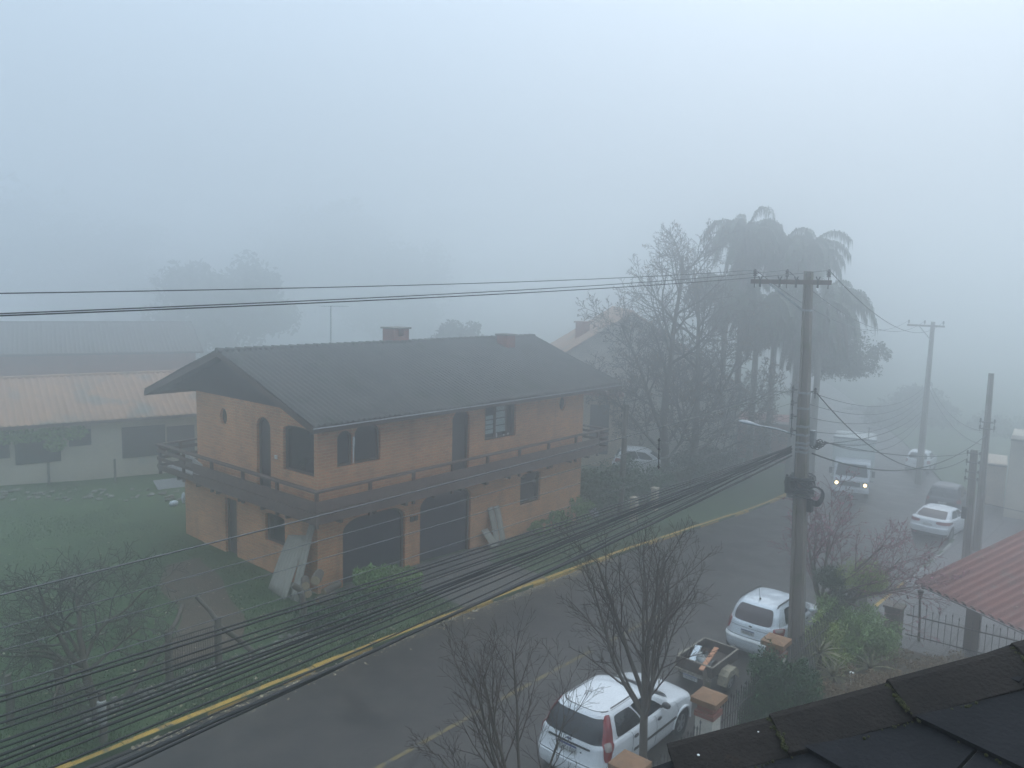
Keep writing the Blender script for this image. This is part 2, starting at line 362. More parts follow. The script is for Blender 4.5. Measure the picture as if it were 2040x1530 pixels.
L.new(sky.outputs[0], mx.inputs[6])
bg = N['Background']; L.new(mx.outputs[2], bg.inputs[0]); bg.inputs[1].default_value = .128
sd = bpy.data.lights.new('sun', 'SUN'); sd.energy = .65; sd.angle = rad(70); sd.color = (1.0, .965, .92)
so = bpy.data.objects.new('sun', sd); COL.objects.link(so); so.location = (40, -10, 60)
sv = V((math.cos(SUN_EL) * math.cos(SUN_AZ), math.cos(SUN_EL) * math.sin(SUN_AZ), math.sin(SUN_EL)))
so.rotation_euler = sv.to_track_quat('Z', 'Y').to_euler()

hz = MB().span(-90, 330, -190, 300, -14, 24).build('haze', [])
hm = bpy.data.materials.new('fog_air'); hm.use_nodes = True; hn = hm.node_tree
hn.nodes.remove(hn.nodes['Principled BSDF'])
pv = hn.nodes.new('ShaderNodeVolumePrincipled'); pv.inputs['Color'].default_value = (.965, .980, .995, 1)
pv.inputs['Density'].default_value = .0205; pv.inputs['Anisotropy'].default_value = .83
hn.links.new(pv.outputs[0], hn.nodes['Material Output'].inputs['Volume'])
hz.data.materials.append(hm); tag(hz, 'pale blue grey fog filling the whole street', 'fog', kind='stuff')
hz.visible_shadow = True

SC.render.engine = 'CYCLES'
cy = SC.cycles
cy.max_bounces = 10; cy.diffuse_bounces = 3; cy.glossy_bounces = 3; cy.transmission_bounces = 2; cy.volume_bounces = 8; cy.transparent_max_bounces = 12
cy.use_denoising = True
try: cy.denoiser = 'OPENIMAGEDENOISE'
except Exception: pass
cy.sample_clamp_indirect = 6; cy.caustics_reflective = False; cy.caustics_refractive = False
SC.view_settings.view_transform = 'Standard'; SC.view_settings.look = 'None'; SC.view_settings.exposure = 0; SC.view_settings.gamma = 1

# ------------------------------------------------------------------ ground, road, kerbs
def frange(a, b, s):
    n = max(1, round((b - a) / s)); return [a + (b - a) * i / n for i in range(n)]
XS = frange(-88, -8, 8) + frange(-8, 70, .8) + frange(70, 120, 5) + frange(120, 320, 20) + [320]
OFFL = [.0, .3, .8, 1.4, 2, 2.7, 3.5, 4.2, 5, 6, 7, 8.2, 9.5, 11, 13, 15, 17.5, 20, 23, 26, 30, 36, 45, 60, 90]
OFFR = [170, 100, 60, 40, 25, 18, 13, 9, 6, 4, 2.5, 1.2, .4, 0]
rows = []
for x in XS:
    kl, kr = kerb_l(x), kerb_r(x)
    r = [V((x, kr - t, gz(x, kr - t))) for t in OFFR] + [V((x, kr, road_z(x) - .1)), V((x, kl, road_z(x) - .1))]
    r += [V((x, kl + t, gz(x, kl + t + .001))) for t in OFFL]
    rows.append(r)
g = MB().grid(rows).build('ground', M['grass_base'], smooth=40, fixn=True); tag(g, 'grassy earth falling gently away to the right', 'ground', kind='structure')
rows = [[V((x, lerp(kerb_r(x) - .02, kerb_l(x) + .02, t), road_z(x) + .05 * (1 - (2 * t - 1) ** 2))) for t in (0, .08, .2, .35, .5, .65, .8, .92, 1)] for x in XS]
tag(MB().grid(rows).build('road', M['asphalt'], smooth=40, fixn=True), 'dark wet asphalt street sloping down into fog', 'road', kind='structure')
def strip_x(f0, f1, x0, x1, dz, step=.8):
    return [[V((x, f0(x), road_z(x) + dz(x, 0))), V((x, f1(x), road_z(x) + dz(x, 1)))] for x in frange(x0, x1, step) + [x1]]
mid = lambda x: (kerb_l(x) + kerb_r(x)) / 2
b = MB()
for x0, x1 in ((6, 13.4), (13.9, 18), (19, 22.5)):
    b.grid([[V((x, 11.75, road_z(x) + .054)), V((x, 11.87, road_z(x) + .054))] for x in frange(x0, x1, .7) + [x1]])
tag(b.build('road_marking', M['line_y'], fixn=True), 'worn yellow centre line along the asphalt', 'road marking', kind='structure')
def kerb(side, x0, x1, seed):
    rg = random.Random(seed); b = MB(); x = x0
    while x < x1:
        L_ = rg.uniform(.9, 1.1); e = min(x + L_, x1); j = rg.uniform(-.012, .012)
        k = kerb_l if side > 0 else kerb_r; s = side; zj = rg.uniform(-.015, .01)
        pr = [(0, -.15), (0, .10 + zj), (.025 * s, .135 + zj), (.155 * s, .14 + zj), (.155 * s, -.15)]
        ra = [V((x + .008, k(x) + j + y, road_z(x) + z)) for y, z in pr]; rb = [V((e - .008, k(e) + j + y, road_z(e) + z)) for y, z in pr]
        b.add(ra + rb, [(i, (i + 1) % 5, 5 + (i + 1) % 5, 5 + i) for i in range(5)] + [(4, 3, 2, 1, 0), (5, 6, 7, 8, 9)]); x = e
    return b
tag(kerb(1, -12, 47, 1).build('kerb', M['paint_y'], fixn=True, smooth=20), 'yellow painted kerb along the grass verge', 'kerb', kind='structure')
tag(kerb(-1, 27.2, 32.2, 2).build('kerb', M['paint_y'], fixn=True), 'yellow painted kerb stub beside the paved pavement', 'kerb', kind='structure')
tag(kerb(-1, -12, 27.2, 3).build('kerb', M['concrete_pale'], fixn=True), 'grey kerb beside the parked cars', 'kerb', kind='structure')
tag(kerb(-1, 32.2, 58, 4).build('kerb', M['concrete_pale'], fixn=True), 'grey kerb running on down the foggy street', 'kerb', kind='structure')
tag(kerb(1, 47, 75, 5).build('kerb', M['concrete_pale'], fixn=True), 'unpainted kerb at the far bend', 'kerb', kind='structure')
def sheet(name, mt, x0, x1, y0, y1, dz, label, step=.7, zf=gz):
    nx, ny = max(2, int((x1 - x0) / step)), max(2, int((abs(y1(x0) - y0(x0))) / step))
    rows = [[V((lerp(x0, x1, i / nx), lerp(y0(lerp(x0, x1, i / nx)), y1(lerp(x0, x1, i / nx)), j / ny), 0)) for j in range(ny + 1)] for i in range(nx + 1)]
    for r in rows:
        for p in r: p.z = zf(p.x, p.y) + dz
    return tag(MB().grid(rows).build(name, mt, fixn=True, smooth=40), label, name.replace('_', ' '), kind='structure')
sheet('pavement', M['paver'], 24.9, 56, lambda x: -14, lambda x: kerb_r(x) - .16, .035, 'wet grey paving stones beside the street')
sheet('pavement', M['driveway'], -8, 24.9, lambda x: 6.45, lambda x: kerb_r(x) - .16, .035, 'narrow damp concrete pavement beside the front fence')
sheet('driveway', M['driveway'], 15.6, 22.2, lambda x: 18.9, lambda x: 20.05, .05, 'concrete apron before the two garage openings')
sheet('path', M['driveway'], 17.6, 21.4, lambda x: kerb_l(x) + .17, lambda x: 18.9, .03, 'wet dark drive crossing the verge from road to garages')
sheet('path', M['driveway'], 21.45, 21.85, lambda x: kerb_l(x) + .17, lambda x: 18.2, .04, 'pale concrete strip edging the drive', .3)
# worn earth path from the field gate towards the house
b = MB(); a0, a1 = V((9.9, 18.6)), V((13.4, 25.6)); rws = []
for i in range(25):
    t = i / 24; p = a0.lerp(a1, t); p.x += .35 * math.sin(t * 5); wdt = .75 + .15 * math.sin(t * 11) + .3 * (1 - t)
    rws.append([V((p.x - wdt + k * wdt * .5, p.y, gz(p.x - wdt + k * wdt * .5, p.y) + .03)) for k in range(5)])
tag(b.grid(rws).build('path', M['earth'], fixn=True, smooth=40), 'worn earth track from the gate across the lawn', 'path', kind='structure')

rg = random.Random(11)
b = MB()
def in_view(p, m=60):
    q = RW.transposed() @ (V(p) - CAM)
    if q.z < 1: return False
    x, y = CX + F_PX * q.x / q.z, CY + F_PX * q.y / q.z
    return -m < x < 2040 + m and -m < y < 1530 + m
n = 0
while n < 95000:
    x = rg.uniform(2, 34); t = rg.random() ** 1.5 * 24; y = kerb_l(x) + .18 + t
    if 14 < x < 30.6 and y > 19.2 and not (x < 14.4): continue
    if 17.5 < x < 21.9 and y < 20: continue
    if math.hypot(x - 10.6 - (y - 18.6) * .45, 0) < .5 and 18.6 < y < 25 and rg.random() < .85: continue
    if math.sin(x * 1.7 + y * .6) + math.sin(y * 2.1 - x * .8) + rg.uniform(-1, 1) < -1.1: continue
    n += 1
    h = rg.uniform(.022, .065) * (1.4 if t < .6 else 1); a = rg.uniform(0, 2 * PI); wd = rg.uniform(.008, .022); z = gz(x, y)
    lx, ly = rg.uniform(-.05, .05), rg.uniform(-.05, .05)
    b.add((V((x - wd * math.cos(a), y - wd * math.sin(a), z - .01)), V((x + wd * math.cos(a), y + wd * math.sin(a), z - .01)), V((x + lx, y + ly, z + h))), ((0, 1, 2),))
tag(b.build('grass', M['grass']), 'short damp green grass on verge and lawn', 'grass', kind='stuff')
b = MB()
for i in range(2600):
    q = rg.random()
    if q < .35: x = rg.uniform(7, 26); y = kerb_l(x) - abs(rg.gauss(0, .22)) - .02; z = road_z(x) + .02
    elif q < .8: x = rg.uniform(7, 31); y = kerb_l(x) + .2 + abs(rg.gauss(1.3, 1.1)); z = gz(x, y) + .06
    else: x = rg.uniform(4, 14); y = rg.uniform(17, 30); z = gz(x, y) + .06
    if y > 19.9 and x > 14.3: continue
    s = rg.uniform(.02, .055) * (1.25 if q < .35 else 1); a = rg.uniform(0, 6.3); u = V((math.cos(a), math.sin(a), rg.uniform(-.3, .3))) * s; v_ = V((-math.sin(a), math.cos(a), rg.uniform(-.3, .3))) * s * .6
    c = V((x, y, z + .012)); b.quad(c - u, c - v_, c + u, c + v_)
tag(b.build('leaves', M['leaf_litter']), 'pale dead leaves scattered in gutter and verge', 'leaf litter', kind='stuff')
b = MB()
for i in range(330):
    x = rg.uniform(6.5, 17.2); y = kerb_l(x) + rg.gauss(1.72, .17) + .012 * (x - 10); s = rg.uniform(.02, .075)
    b.ball((x, y, gz(x, y) + s * .5), (s * rg.uniform(.8, 1.5), s * rg.uniform(.7, 1.2), s * .8), 6, 4)
tag(b.build('rubble', M['stone'], smooth=30), 'line of small rough stones edging the garden', 'rubble', kind='stuff')

# ------------------------------------------------------------------ the brick house
def arch(x0, x1, z0, z1, rise, n=10):
    xc, hw = (x0 + x1) / 2, (x1 - x0) / 2
    return [(x0, z0), (x1, z0)] + [(xc + hw * math.cos(PI * i / n), z1 - rise + rise * math.sin(PI * i / n)) for i in range(n + 1)]
def shoulder(x0, x1, z0, z1, r, n=5):
    pts = [(x0, z0), (x1, z0)]
    pts += [(x1 - r + r * math.cos(PI / 2 * i / n), z1 - r * .55 + r * .55 * math.sin(PI / 2 * i / n)) for i in range(n + 1)]
    pts += [(x0 + r - r * math.sin(PI / 2 * i / n), z1 - r * .55 + r * .55 * math.cos(PI / 2 * i / n)) for i in range(n + 1)]
    return pts
def ellipse(cx, cz, rx, rz, n=18): return [(cx + rx * math.cos(2 * PI * i / n), cz + rz * math.sin(2 * PI * i / n)) for i in range(n)]
def rect(x0, x1, z0, z1): return [(x0, z0), (x1, z0), (x1, z1), (x0, z1)]
def wall_panel(mb, o, ex, ey, nin, outer, holes, depth=.2):
    """a wall face with openings and their reveals; nin points into the building"""
    o, ex, ey, nin = V(o), V(ex), V(ey), V(nin)
    bm = bmesh.new(); es = []
    for loop in [outer] + holes:
        vs = [bm.verts.new((x, z, 0)) for x, z in loop]
        es += [bm.edges.new((vs[i], vs[(i + 1) % len(vs)])) for i in range(len(vs))]
    bmesh.ops.triangle_fill(bm, use_beauty=True, edges=es, normal=(0, 0, 1))
    bm.verts.index_update()
    mb.add([o + ex * v.co.x + ey * v.co.y for v in bm.verts], [tuple(v.index for v in f.verts) for f in bm.faces]); bm.free()
    for h in holes:
        a = [o + ex * x + ey * z for x, z in h]; n = len(a)
        mb.add(a + [p + nin * depth for p in a], [(i, (i + 1) % n, n + (i + 1) % n, n + i) for i in range(n)])
def inset(poly, d):
    cx = sum(p[0] for p in poly) / len(poly); cz = sum(p[1] for p in poly) / len(poly)
    xs = [p[0] for p in poly]; zs = [p[1] for p in poly]; hx, hz_ = (max(xs) - min(xs)) / 2, (max(zs) - min(zs)) / 2
    mx_, mz_ = (max(xs) + min(xs)) / 2, (max(zs) + min(zs)) / 2
    return [(mx_ + (x - mx_) * (hx - d) / hx, mz_ + (z - mz_) * (hz_ - d) / hz_) for x, z in poly]
def frame_ring(mb, o, ex, ey, nin, poly, w_, dp, t):
    """a frame following an opening outline, set dp into the wall, t thick"""
    o, ex, ey, nin = V(o) + V(nin) * dp, V(ex), V(ey), V(nin)
    inn = inset(poly, w_); n = len(poly)
    A = [o + ex * x + ey * z for x, z in poly]; B = [o + ex * x + ey * z for x, z in inn]
    vs = A + B + [p + nin * t for p in B]
    mb.add(vs, [(i, (i + 1) % n, n + (i + 1) % n, n + i) for i in range(n)] + [(n + i, n + (i + 1) % n, 2 * n + (i + 1) % n, 2 * n + i) for i in range(n)])

HX0, HX1, HY0, HYL, HYU = 14.67, 29.2, 20.1, 28.5, 27.5
house = thing('brick_house', 'orange brick two-storey house with dark tiled roof and wooden balcony', 'house', (HX0, HY0, 0))
X_, Y_, Z_ = V((1, 0, 0)), V((0, 1, 0)), V((0, 0, 1))
of, ol = V((0, HY0, 0)), V((HX0, 0, 0))
g1, g2 = shoulder(15.66, 18.39, -.20, 2.30, .75), shoulder(19.12, 21.79, -.32, 2.42, .75)
wlo = arch(24.82, 26.17, .95, 2.30, .14)
wu1, wu2 = arch(15.44, 16.06, 4.1, 5.28, .26), arch(16.13, 17.23, 4.1, 5.47, .42)
ud = arch(20.71, 21.64, 2.88, 5.42, .42)
wu3 = arch(22.52, 24.40, 4.02, 5.46, .14)
ov1 = ellipse(27.59, 5.02, .23, .31)
b = MB()
wall_panel(b, of, X_, Z_, Y_, rect(HX0, HX1, -2.2, 5.9), [g1, g2, wlo, wu1, wu2, ud, wu3, ov1], .22)
lwn, ldr = arch(21.9, 23.05, 1.2, 2.22, .10), rect(24.85, 25.62, .02, 2.22)
cwn, ldo, ov2 = arch(20.28, 21.95, 3.86, 5.40, .16), arch(22.68, 23.50, 2.88, 5.46, .36), ellipse(25.61, 5.16, .23, .31)
wall_panel(b, ol, Y_, Z_, X_, [(HY0, -2.2), (HYL, -2.2), (HYL, 2.75), (HYU, 2.75), (HYU, 5.9), (HY0, 5.9)], [lwn, ldr, cwn, ldo, ov2], .22)
b.quad((HX1, HY0, -2.2), (HX1, HYL, -2.2), (HX1, HYL, 5.9), (HX1, HY0, 5.9))
b.quad((HX0, HYL, -2.2), (HX1, HYL, -2.2), (HX1, HYL, 2.75), (HX0, HYL, 2.75)); b.quad((HX0, HYU, 2.75), (HX1, HYU, 2.75), (HX1, HYU, 5.9), (HX0, HYU, 5.9))
b.quad((HX0, HYU, 2.75), (HX1, HYU, 2.75), (HX1, HYL, 2.75), (HX0, HYL, 2.75))
wall = b.build('wall', M['brick'], house)
# rowlock courses over the openings
def openings(lst, o, ex, nin, kind):
    for poly, nm, fr, fill, dp in lst:
        fm = MB(); frame_ring(fm, o, ex, Z_, nin, inset(poly, -.0), .07, .10, .10)
        fo = fm.build(nm, fr, house)
        pm = MB(); ip = inset(poly, .02); oo = V(o) + V(nin) * dp
        pm.add([oo + V(ex) * x + Z_ * z for x, z in ip], [tuple(range(len(ip)))])
        if nm == 'window': pm.build('pane', fill, fo)
        else: pm.build('leaf_panel', fill, fo)
openings([(g1, 'garage_door', M['wood_dark'], M['navy_door'], .19), (g2, 'garage_door', M['wood_dark'], M['navy_door'], .19), (wlo, 'window', M['wood_dark'], M['window_dark'], .17), (wu1, 'window', M['wood_dark'], M['window_dark'], .17),
          (wu2, 'window', M['wood_dark'], M['window_dark'], .17), (ud, 'door', M['wood_dark'], M['shutter'], .16), (wu3, 'window', M['wood_dark'], M['window_dark'], .19), (ov1, 'window', M['wood_dark'], M['window_dark'], .16)], of, X_, Y_, 0)
openings([(lwn, 'window', M['wood_dark'], M['window_dark'], .17), (ldr, 'door', M['wood_dark'], M['shutter'], .16), (cwn, 'window', M['wood_dark'], M['window_dark'], .17), (ldo, 'door', M['wood_dark'], M['shutter'], .16), (ov2, 'window', M['wood_dark'], M['window_dark'], .16)], ol, Y_, X_, 0)
# pale louvred sashes of the upper street window, a sliver of curtain in the arched one
ws = MB(); wb_ = MB()
for x0, x1, z1 in ((22.68, 23.18, 4.98), (23.30, 23.90, 5.38)):
    for k in range(4):
        z0 = 4.22 + (z1 - 4.22) * k / 4; ws.span(x0, x1, HY0 + .155, HY0 + .165, z0 + .025, z0 + (z1 - 4.22) / 4 - .012)
    wb_.span(x0 - .07, x0, HY0 + .12, HY0 + .18, 4.1, z1 + .05); wb_.span(x1, x1 + .07, HY0 + .12, HY0 + .18, 4.1, z1 + .05)
ws.build('louvre_panes', M['pane_pale'], house); wb_.build('louvre_frame', M['wood_dark'], house)
for c_, r_ in (((23.28, HY0 + .05, 4.16), (.035, .03, .10)), ((23.72, HY0 + .05, 4.12), (.05, .03, .04)), ((23.98, HY0 + .05, 4.13), (.03, .03, .05))): MB().ball(c_, r_, 8, 5).build('sill_ornament', M['white_paint'], house, smooth=60)
MB().prism([(0, 0), (.03, 0), (.085, .82), (.05, .90), (.0, .86)], (16.06, HY0 - .008, 4.16), X_, Z_, (0, .015, 0)).build('curtain_edge', M['white_paint'], house)
for a_, b_ in ((18.62, 18.80), (18.84, 18.98)): MB().span(a_, b_, HY0 - .03, HY0 - .003, 1.62, 1.80).build('meter_box', M['iron'], house)
MB().box((HX0 - .03, 22.32, 4.22), (.05, .12, .12)).build('wall_lamp', M['white_paint'], house)
# roof ------------------------------------------------------------
RX0, RX1, EY0, EY1, RY, EZ, RZ = 13.92, 31.1, 19.28, 30.05, 24.66, 5.70, 7.62
roof = MB()
def tile_slope(mb, y_e, y_r, z_e, z_r, x0, x1, per, amp, ncourse, sub=8):
    nx = int((x1 - x0) / per * sub); rows = []
    for k in range(ncourse):
        for e in (0, 1):
            t = (k + e * .985) / ncourse; lift = .010 * (1 - e)
            row = []
            for i in range(nx + 1):
                x = x0 + (x1 - x0) * i / nx; ph = (x - x0) / per * 2 * PI
                hgt = amp * max(0, math.cos(ph)) ** .8 - amp * .35 * max(0, -math.cos(ph))
                wob = .012 * math.sin(x * .9 + t * 4) + .008 * math.sin(x * 2.3 - t * 9)
                row.append(V((x, lerp(y_e, y_r, t), lerp(z_e, z_r, t) + hgt + lift + wob)))
            rows.append(row)
    mb.grid(rows)
tile_slope(roof, EY0, RY, EZ, RZ, RX0, RX1, .215, .060, 17)
tile_slope(roof, EY1, RY, EZ, RZ, RX0, RX1, .215, .060, 17, 4)
ro = roof.build('roof', M['roof_tile'], house, smooth=50, fixn=True)
b = MB()
for (ye, yr) in ((EY0, RY), (EY1, RY)):                     # boarded underside
    b.add([(RX0 + .02, ye, EZ - .08), (RX1 - .02, ye, EZ - .08), (RX1 - .02, yr, RZ - .08), (RX0 + .02, yr, RZ - .08)], [(0, 1, 2, 3)])
b.prism([(HY0, 5.86), (HYU + 2.3, 5.86), (RY, RZ - .12)], (HX0 + .02, 0, 0), Y_, Z_, (.05, 0, 0)); b.prism([(HY0, 5.86), (HYU + 2.3, 5.86), (RY, RZ - .12)], (HX1 - .07, 0, 0), Y_, Z_, (.05, 0, 0))
b.build('gable_boards', M['soffit'], house)
b = MB()
for x in (RX0, RX1 - .04):
    for ye in (EY0, EY1): b.add(*(lambda vs: (vs, ((0, 1, 2, 3), (7, 6, 5, 4), (0, 4, 5, 1), (3, 2, 6, 7), (0, 3, 7, 4), (1, 5, 6, 2))))([V(p) for p in ((x, ye, EZ - .20), (x, RY, RZ - .20), (x, RY, RZ + .0), (x, ye, EZ + .0), (x + .04, ye, EZ - .20), (x + .04, RY, RZ - .20), (x + .04, RY, RZ + .0), (x + .04, ye, EZ + .0))]))
b.span(RX0, RX1, EY0 - .0, EY0 + .03, EZ - .19, EZ - .02); b.span(RX0, RX1, EY1 - .03, EY1, EZ - .19, EZ - .02)
for x in frange(RX0 + .6, RX1, 1.4): b.bar((x, EY0 + .04, EZ - .14), (x, HY0 + .1, EZ - .14 + .29), .06, .10)
b.build('bargeboard', M['wood_dark'], house)
MB().tube([(RX0 - .02, EY0 - .03, EZ - .04), (RX1, EY0 - .03, EZ - .05)], .022, 6).build('gutter_edge', M['steel'], house)
b = MB(); x = RX0 - .02
while x < RX1:
    b.tube([(x, RY, RZ + .005), (x + .40, RY, RZ - .012)], [.105, .088], 10); x += .36
b.build('ridge_tiles', M['roof_tile'], ro, smooth=40)
def chimney(x, y, z0, z1, wx, wy, cap):
    b = MB(); b.span(x - wx, x + wx, y - wy, y + wy, z0, z1 - (.30 if cap else .0))
    if cap:
        for sx in (-1, 1):
            b.span(x + sx * wx - (.16 if sx > 0 else 0), x + sx * wx + (.16 if sx < 0 else 0), y - wy, y + wy, z1 - .30, z1)
        b.span(x - wx + .16, x - .15, y - wy, y + wy, z1 - .30, z1 - .003); b.span(x + .12, x + wx - .16, y - wy, y + wy, z1 - .30, z1 - .003)
    c = b.build('chimney', M['brick_red'], ro)
    MB().span(x - wx - .07, x + wx + .07, y - wy - .07, y + wy + .07, z1 + .003, z1 + .07).build('chimney_cap', M['concrete'], c)
chimney(22.2, 24.95, 7.1, 8.16, .42, .35, True)
chimney(27.95, 23.75, 6.9, 7.78, .30, .30, False)
b = MB(); b.tube([(18.9, 25.0, 7.4), (18.9, 25.0, 9.12)], .018, 6); b.tube([(18.45, 25.0, 9.10), (19.65, 25.0, 9.10)], .008, 5)
for k in range(6): b.tube([(18.5 + k * .22, 24.78, 9.10), (18.5 + k * .22, 25.22, 9.10)], .005, 4)
tag(b.build('antenna', M['steel']), 'thin television mast standing on the dark roof', 'antenna')
# balcony ---------------------------------------------------------
BX, BY = 14.02, 19.28
bal = MB()
bal.span(BX, 30.1, BY, HY0 - .004, 2.70, 2.84); bal.span(BX, HX0 - .004, HY0 - .004, 29.3, 2.70, 2.84); bal.span(HX0, 16.2, HYU + .03, 29.3, 2.76, 2.84); bal.span(HX1 + .004, 30.1, HY0, 23.5, 2.70, 2.84)
deck = bal.build('balcony_deck', M['wood_rail'], house)
for x in frange(15.0, 30, 1.35): MB().bar((x, BY + .02, 2.62), (x, HY0 - .004, 2.62), .09, .14).build('joist', M['wood_dark'], house)
for y in frange(20.9, 29.2, 1.35): MB().bar((BX + .02, y, 2.62), (HX0 - .004, y, 2.62), .09, .14).build('joist', M['wood_dark'], house)
rail, brd = MB(), MB()
class _Posts:
    def span(s, *a): MB().span(*a).build('balcony_post', M['wood_rail'], house)
post = _Posts()
for x in [BX + .05] + [16.15, 18.05, 19.95, 21.85, 23.75, 25.65, 27.6, 29.3]: post.span(x - .045, x + .045, BY + .0, BY + .09, 2.55, 3.66)
for y in [21.4, 23.4, 25.4, 27.4, 29.2]: post.span(BX, BX + .09, y - .045, y + .045, 2.55, 3.66)
for x in (14.9, 16.1): post.span(x - .045, x + .045, 29.2, 29.29, 2.55, 3.66)
for y in (20.9, 22.4): post.span(30.02, 30.11, y - .045, y + .045, 2.6, 3.66)
rail.span(BX - .05, 30.16, BY - .05, BY + .14, 3.665, 3.72); rail.span(BX - .05, BX + .14, BY + .145, 29.36, 3.665, 3.72); rail.span(BX + .145, 16.2, 29.17, 29.36, 3.665, 3.72); rail.span(29.97, 30.16, BY + .145, 22.5, 3.665, 3.72)
for z0, z1 in ((3.06, 3.40), (2.68, 3.03)):
    brd.span(BX - .03, 29.3, BY - .034, BY - .004, z0, z1); brd.span(BX - .034, BX - .004, BY - .0, 26.6, z0, z1)
for z0, z1 in ((3.40, 3.52), (3.10, 3.22), (2.80, 2.92)):
    brd.span(BX - .034, BX - .004, 26.65, 29.3, z0, z1); brd.span(BX, 16.2, 29.29, 29.32, z0, z1); brd.span(30.115, 30.145, BY, 22.5, z0, z1); brd.span(29.35, 30.1, BY - .034, BY - .004, z0, z1)
rail.build('handrail', M['wood_rail'], house); brd.build('balcony_boards', M['wood_rail'], house)
b = MB(); b.span(14.2, 14.6, 26.9, 28.9, 2.85, 2.90); b.bar((14.35, 26.6, 3.2), (14.4, 28.2, 3.5), .05, .2)
b.build('balcony_mat', M['white_paint'], deck)
# ------------------------------------------------------------------ trees and plants
def rvec(rg): 
    while True:
        v = V((rg.uniform(-1, 1), rg.uniform(-1, 1), rg.uniform(-1, 1)))
        if .05 < v.length < 1: return v.normalized()
def limb(mb, rg, p, d, L_, r0, r1, seg, wig, trop, sides):
    pts, rs, dirs = [V(p)], [r0], [V(d)]
    for i in range(seg):
        d = (d + rvec(rg) * wig + V((0, 0, trop))).normalized()
        p = p + d * (L_ / seg); pts.append(V(p)); dirs.append(V(d)); rs.append(lerp(r0, r1, (i + 1) / seg))
    mb.tube(pts, rs, sides, cap=False)
    return pts, rs, dirs
def branchy(mbs, rg, p, d, L_, r, lv, P, top=0):
    """P: list of levels (segments, wiggle, upward pull, children, start, angle, length ratio, sides)"""
    seg, wig, trop, nch, st, ang, lr, sides = P[lv]
    last = lv == len(P) - 1
    mb = mbs[0] if lv <= top else mbs[1]
    rt = max(P_MIN[0], r * (.35 if not last else .5))
    pts, rs, ds = limb(mb, rg, p, d, L_, r, rt, seg, wig, trop, sides)
    ends = [(pts[-1], ds[-1], lv)]
    if last: return ends
    az = rg.uniform(0, 6.3)
    for k in range(nch):
        t = lerp(st, 1.0, (k + rg.random()) / nch); f = t * seg; i = min(seg - 1, int(f)); u = f - i
        q = pts[i].lerp(pts[i + 1], u); rr = lerp(rs[i], rs[i + 1], u); dd = ds[min(i + 1, seg)]
        az += 2.4 + rg.uniform(-.5, .5)
        a = dd.orthogonal().normalized(); bb = dd.cross(a)
        sd = a * math.cos(az) + bb * math.sin(az); an = rad(ang) * rg.uniform(.7, 1.25)
        nd = (dd * math.cos(an) + sd * math.sin(an)).normalized()
        ends += branchy(mbs, rg, q, nd, L_ * lr * rg.uniform(.65, 1.15) * (1.15 - .45 * t), max(P_MIN[0], rr * .62), lv + 1, P, top)
    return ends
P_MIN = [.004]
def leaf_quads(mb, rg, c, rad3, n, size, aspect=2.2, shell=.35, droop=0):
    c = V(c)
    for _ in range(n):
        v = rvec(rg) * (rg.random() ** shell); p = c + V((v.x * rad3[0], v.y * rad3[1], v.z * rad3[2]))
        a = (v * .6 + rvec(rg) - V((0, 0, droop))).normalized(); s = size * rg.uniform(.6, 1.4)
        sd = a.cross(rvec(rg)); 
        if sd.length < .05: continue
        sd.normalize(); u = a * s; w_ = sd * s / aspect
        mb.quad(p - u * .5 - w_ * .2, p - w_ * .5, p + u * .5, p + w_ * .5)
def bare_tree(label, base, seed, leaders, P, th, tr, mt, mtw, lean=(0, 0), group=None, cat='tree', name='bare_tree', top=0, extra=None):
    rg = random.Random(seed); t = thing(name, label, cat, base, 0, group); base = V(base)
    tm, bm_ = MB(), MB()
    p = base - V((0, 0, .15)); path = [V(p)]
    for i in range(5): p = p + V((lean[0] / 5 + rg.uniform(-.03, .03), lean[1] / 5 + rg.uniform(-.03, .03), (th + .15) / 5)); path.append(V(p))
    tm.tube(path, [tr * 1.35, tr * 1.1, tr, tr * .95, tr * .9, tr * .82], 9, cap=False); ends = []
    for (f, d, L_, r) in leaders:
        i = f * 5; k = min(4, int(i)); q = path[k].lerp(path[k + 1], i - k)
        ends += branchy((tm, bm_), rg, q, V(d).normalized(), L_, r, 0, P, top)
    tm.build('trunk', mt, t, smooth=180); bm_.build('crown', mtw, t, smooth=180)
    if extra: extra(t, rg, ends)
    return t
# two leafless street trees standing in the pavement close to the camera
P_MIN[0] = .0042
PV = [(7, .10, .05, 7, .25, 28, .55, 7), (6, .13, .05, 6, .2, 34, .50, 4), (5, .16, .04, 4, .15, 38, .5, 3), (4, .2, .02, 0, 0, 0, 0, 3)]
tb = on_ground(1251, 1545); tb = V((12.75, 7.02, gz(12.75, 6.9)))
ldr_ = [(.93, (.12, .05, 1), 2.9, .058), (.98, (-.06, .30, 1), 2.9, .052), (.85, (-.32, .42, 1), 2.7, .046), (.95, (.42, -.22, 1), 2.6, .046), (.9, (.50, .18, 1), 2.3, .036), (.80, (-.22, -.38, 1), 2.4, .036), (.97, (.1, -.5, 1), 2.0, .03), (.88, (.0, .62, .85), 2.0, .03), (.99, (.22, .30, 1), 2.6, .04)]
bare_tree('leafless vase shaped street tree standing before the near white hatchback', tb, 5, ldr_, PV, 2.15, .085, M['bark'], M['twig'], (.02, .02))
tb = V((8.85, 7.05, gz(8.85, 6.9))); P_MIN[0] = .003
ldr_ = [(.95, (.0, .22, 1), 2.5, .036), (.9, (-.22, .30, 1), 2.5, .033), (.98, (.34, .05, 1), 2.5, .033), (.85, (.42, -.25, 1), 2.2, .028), (.97, (.15, .5, .9), 2.1, .026), (.8, (-.35, .55, .8), 2.0, .024)]
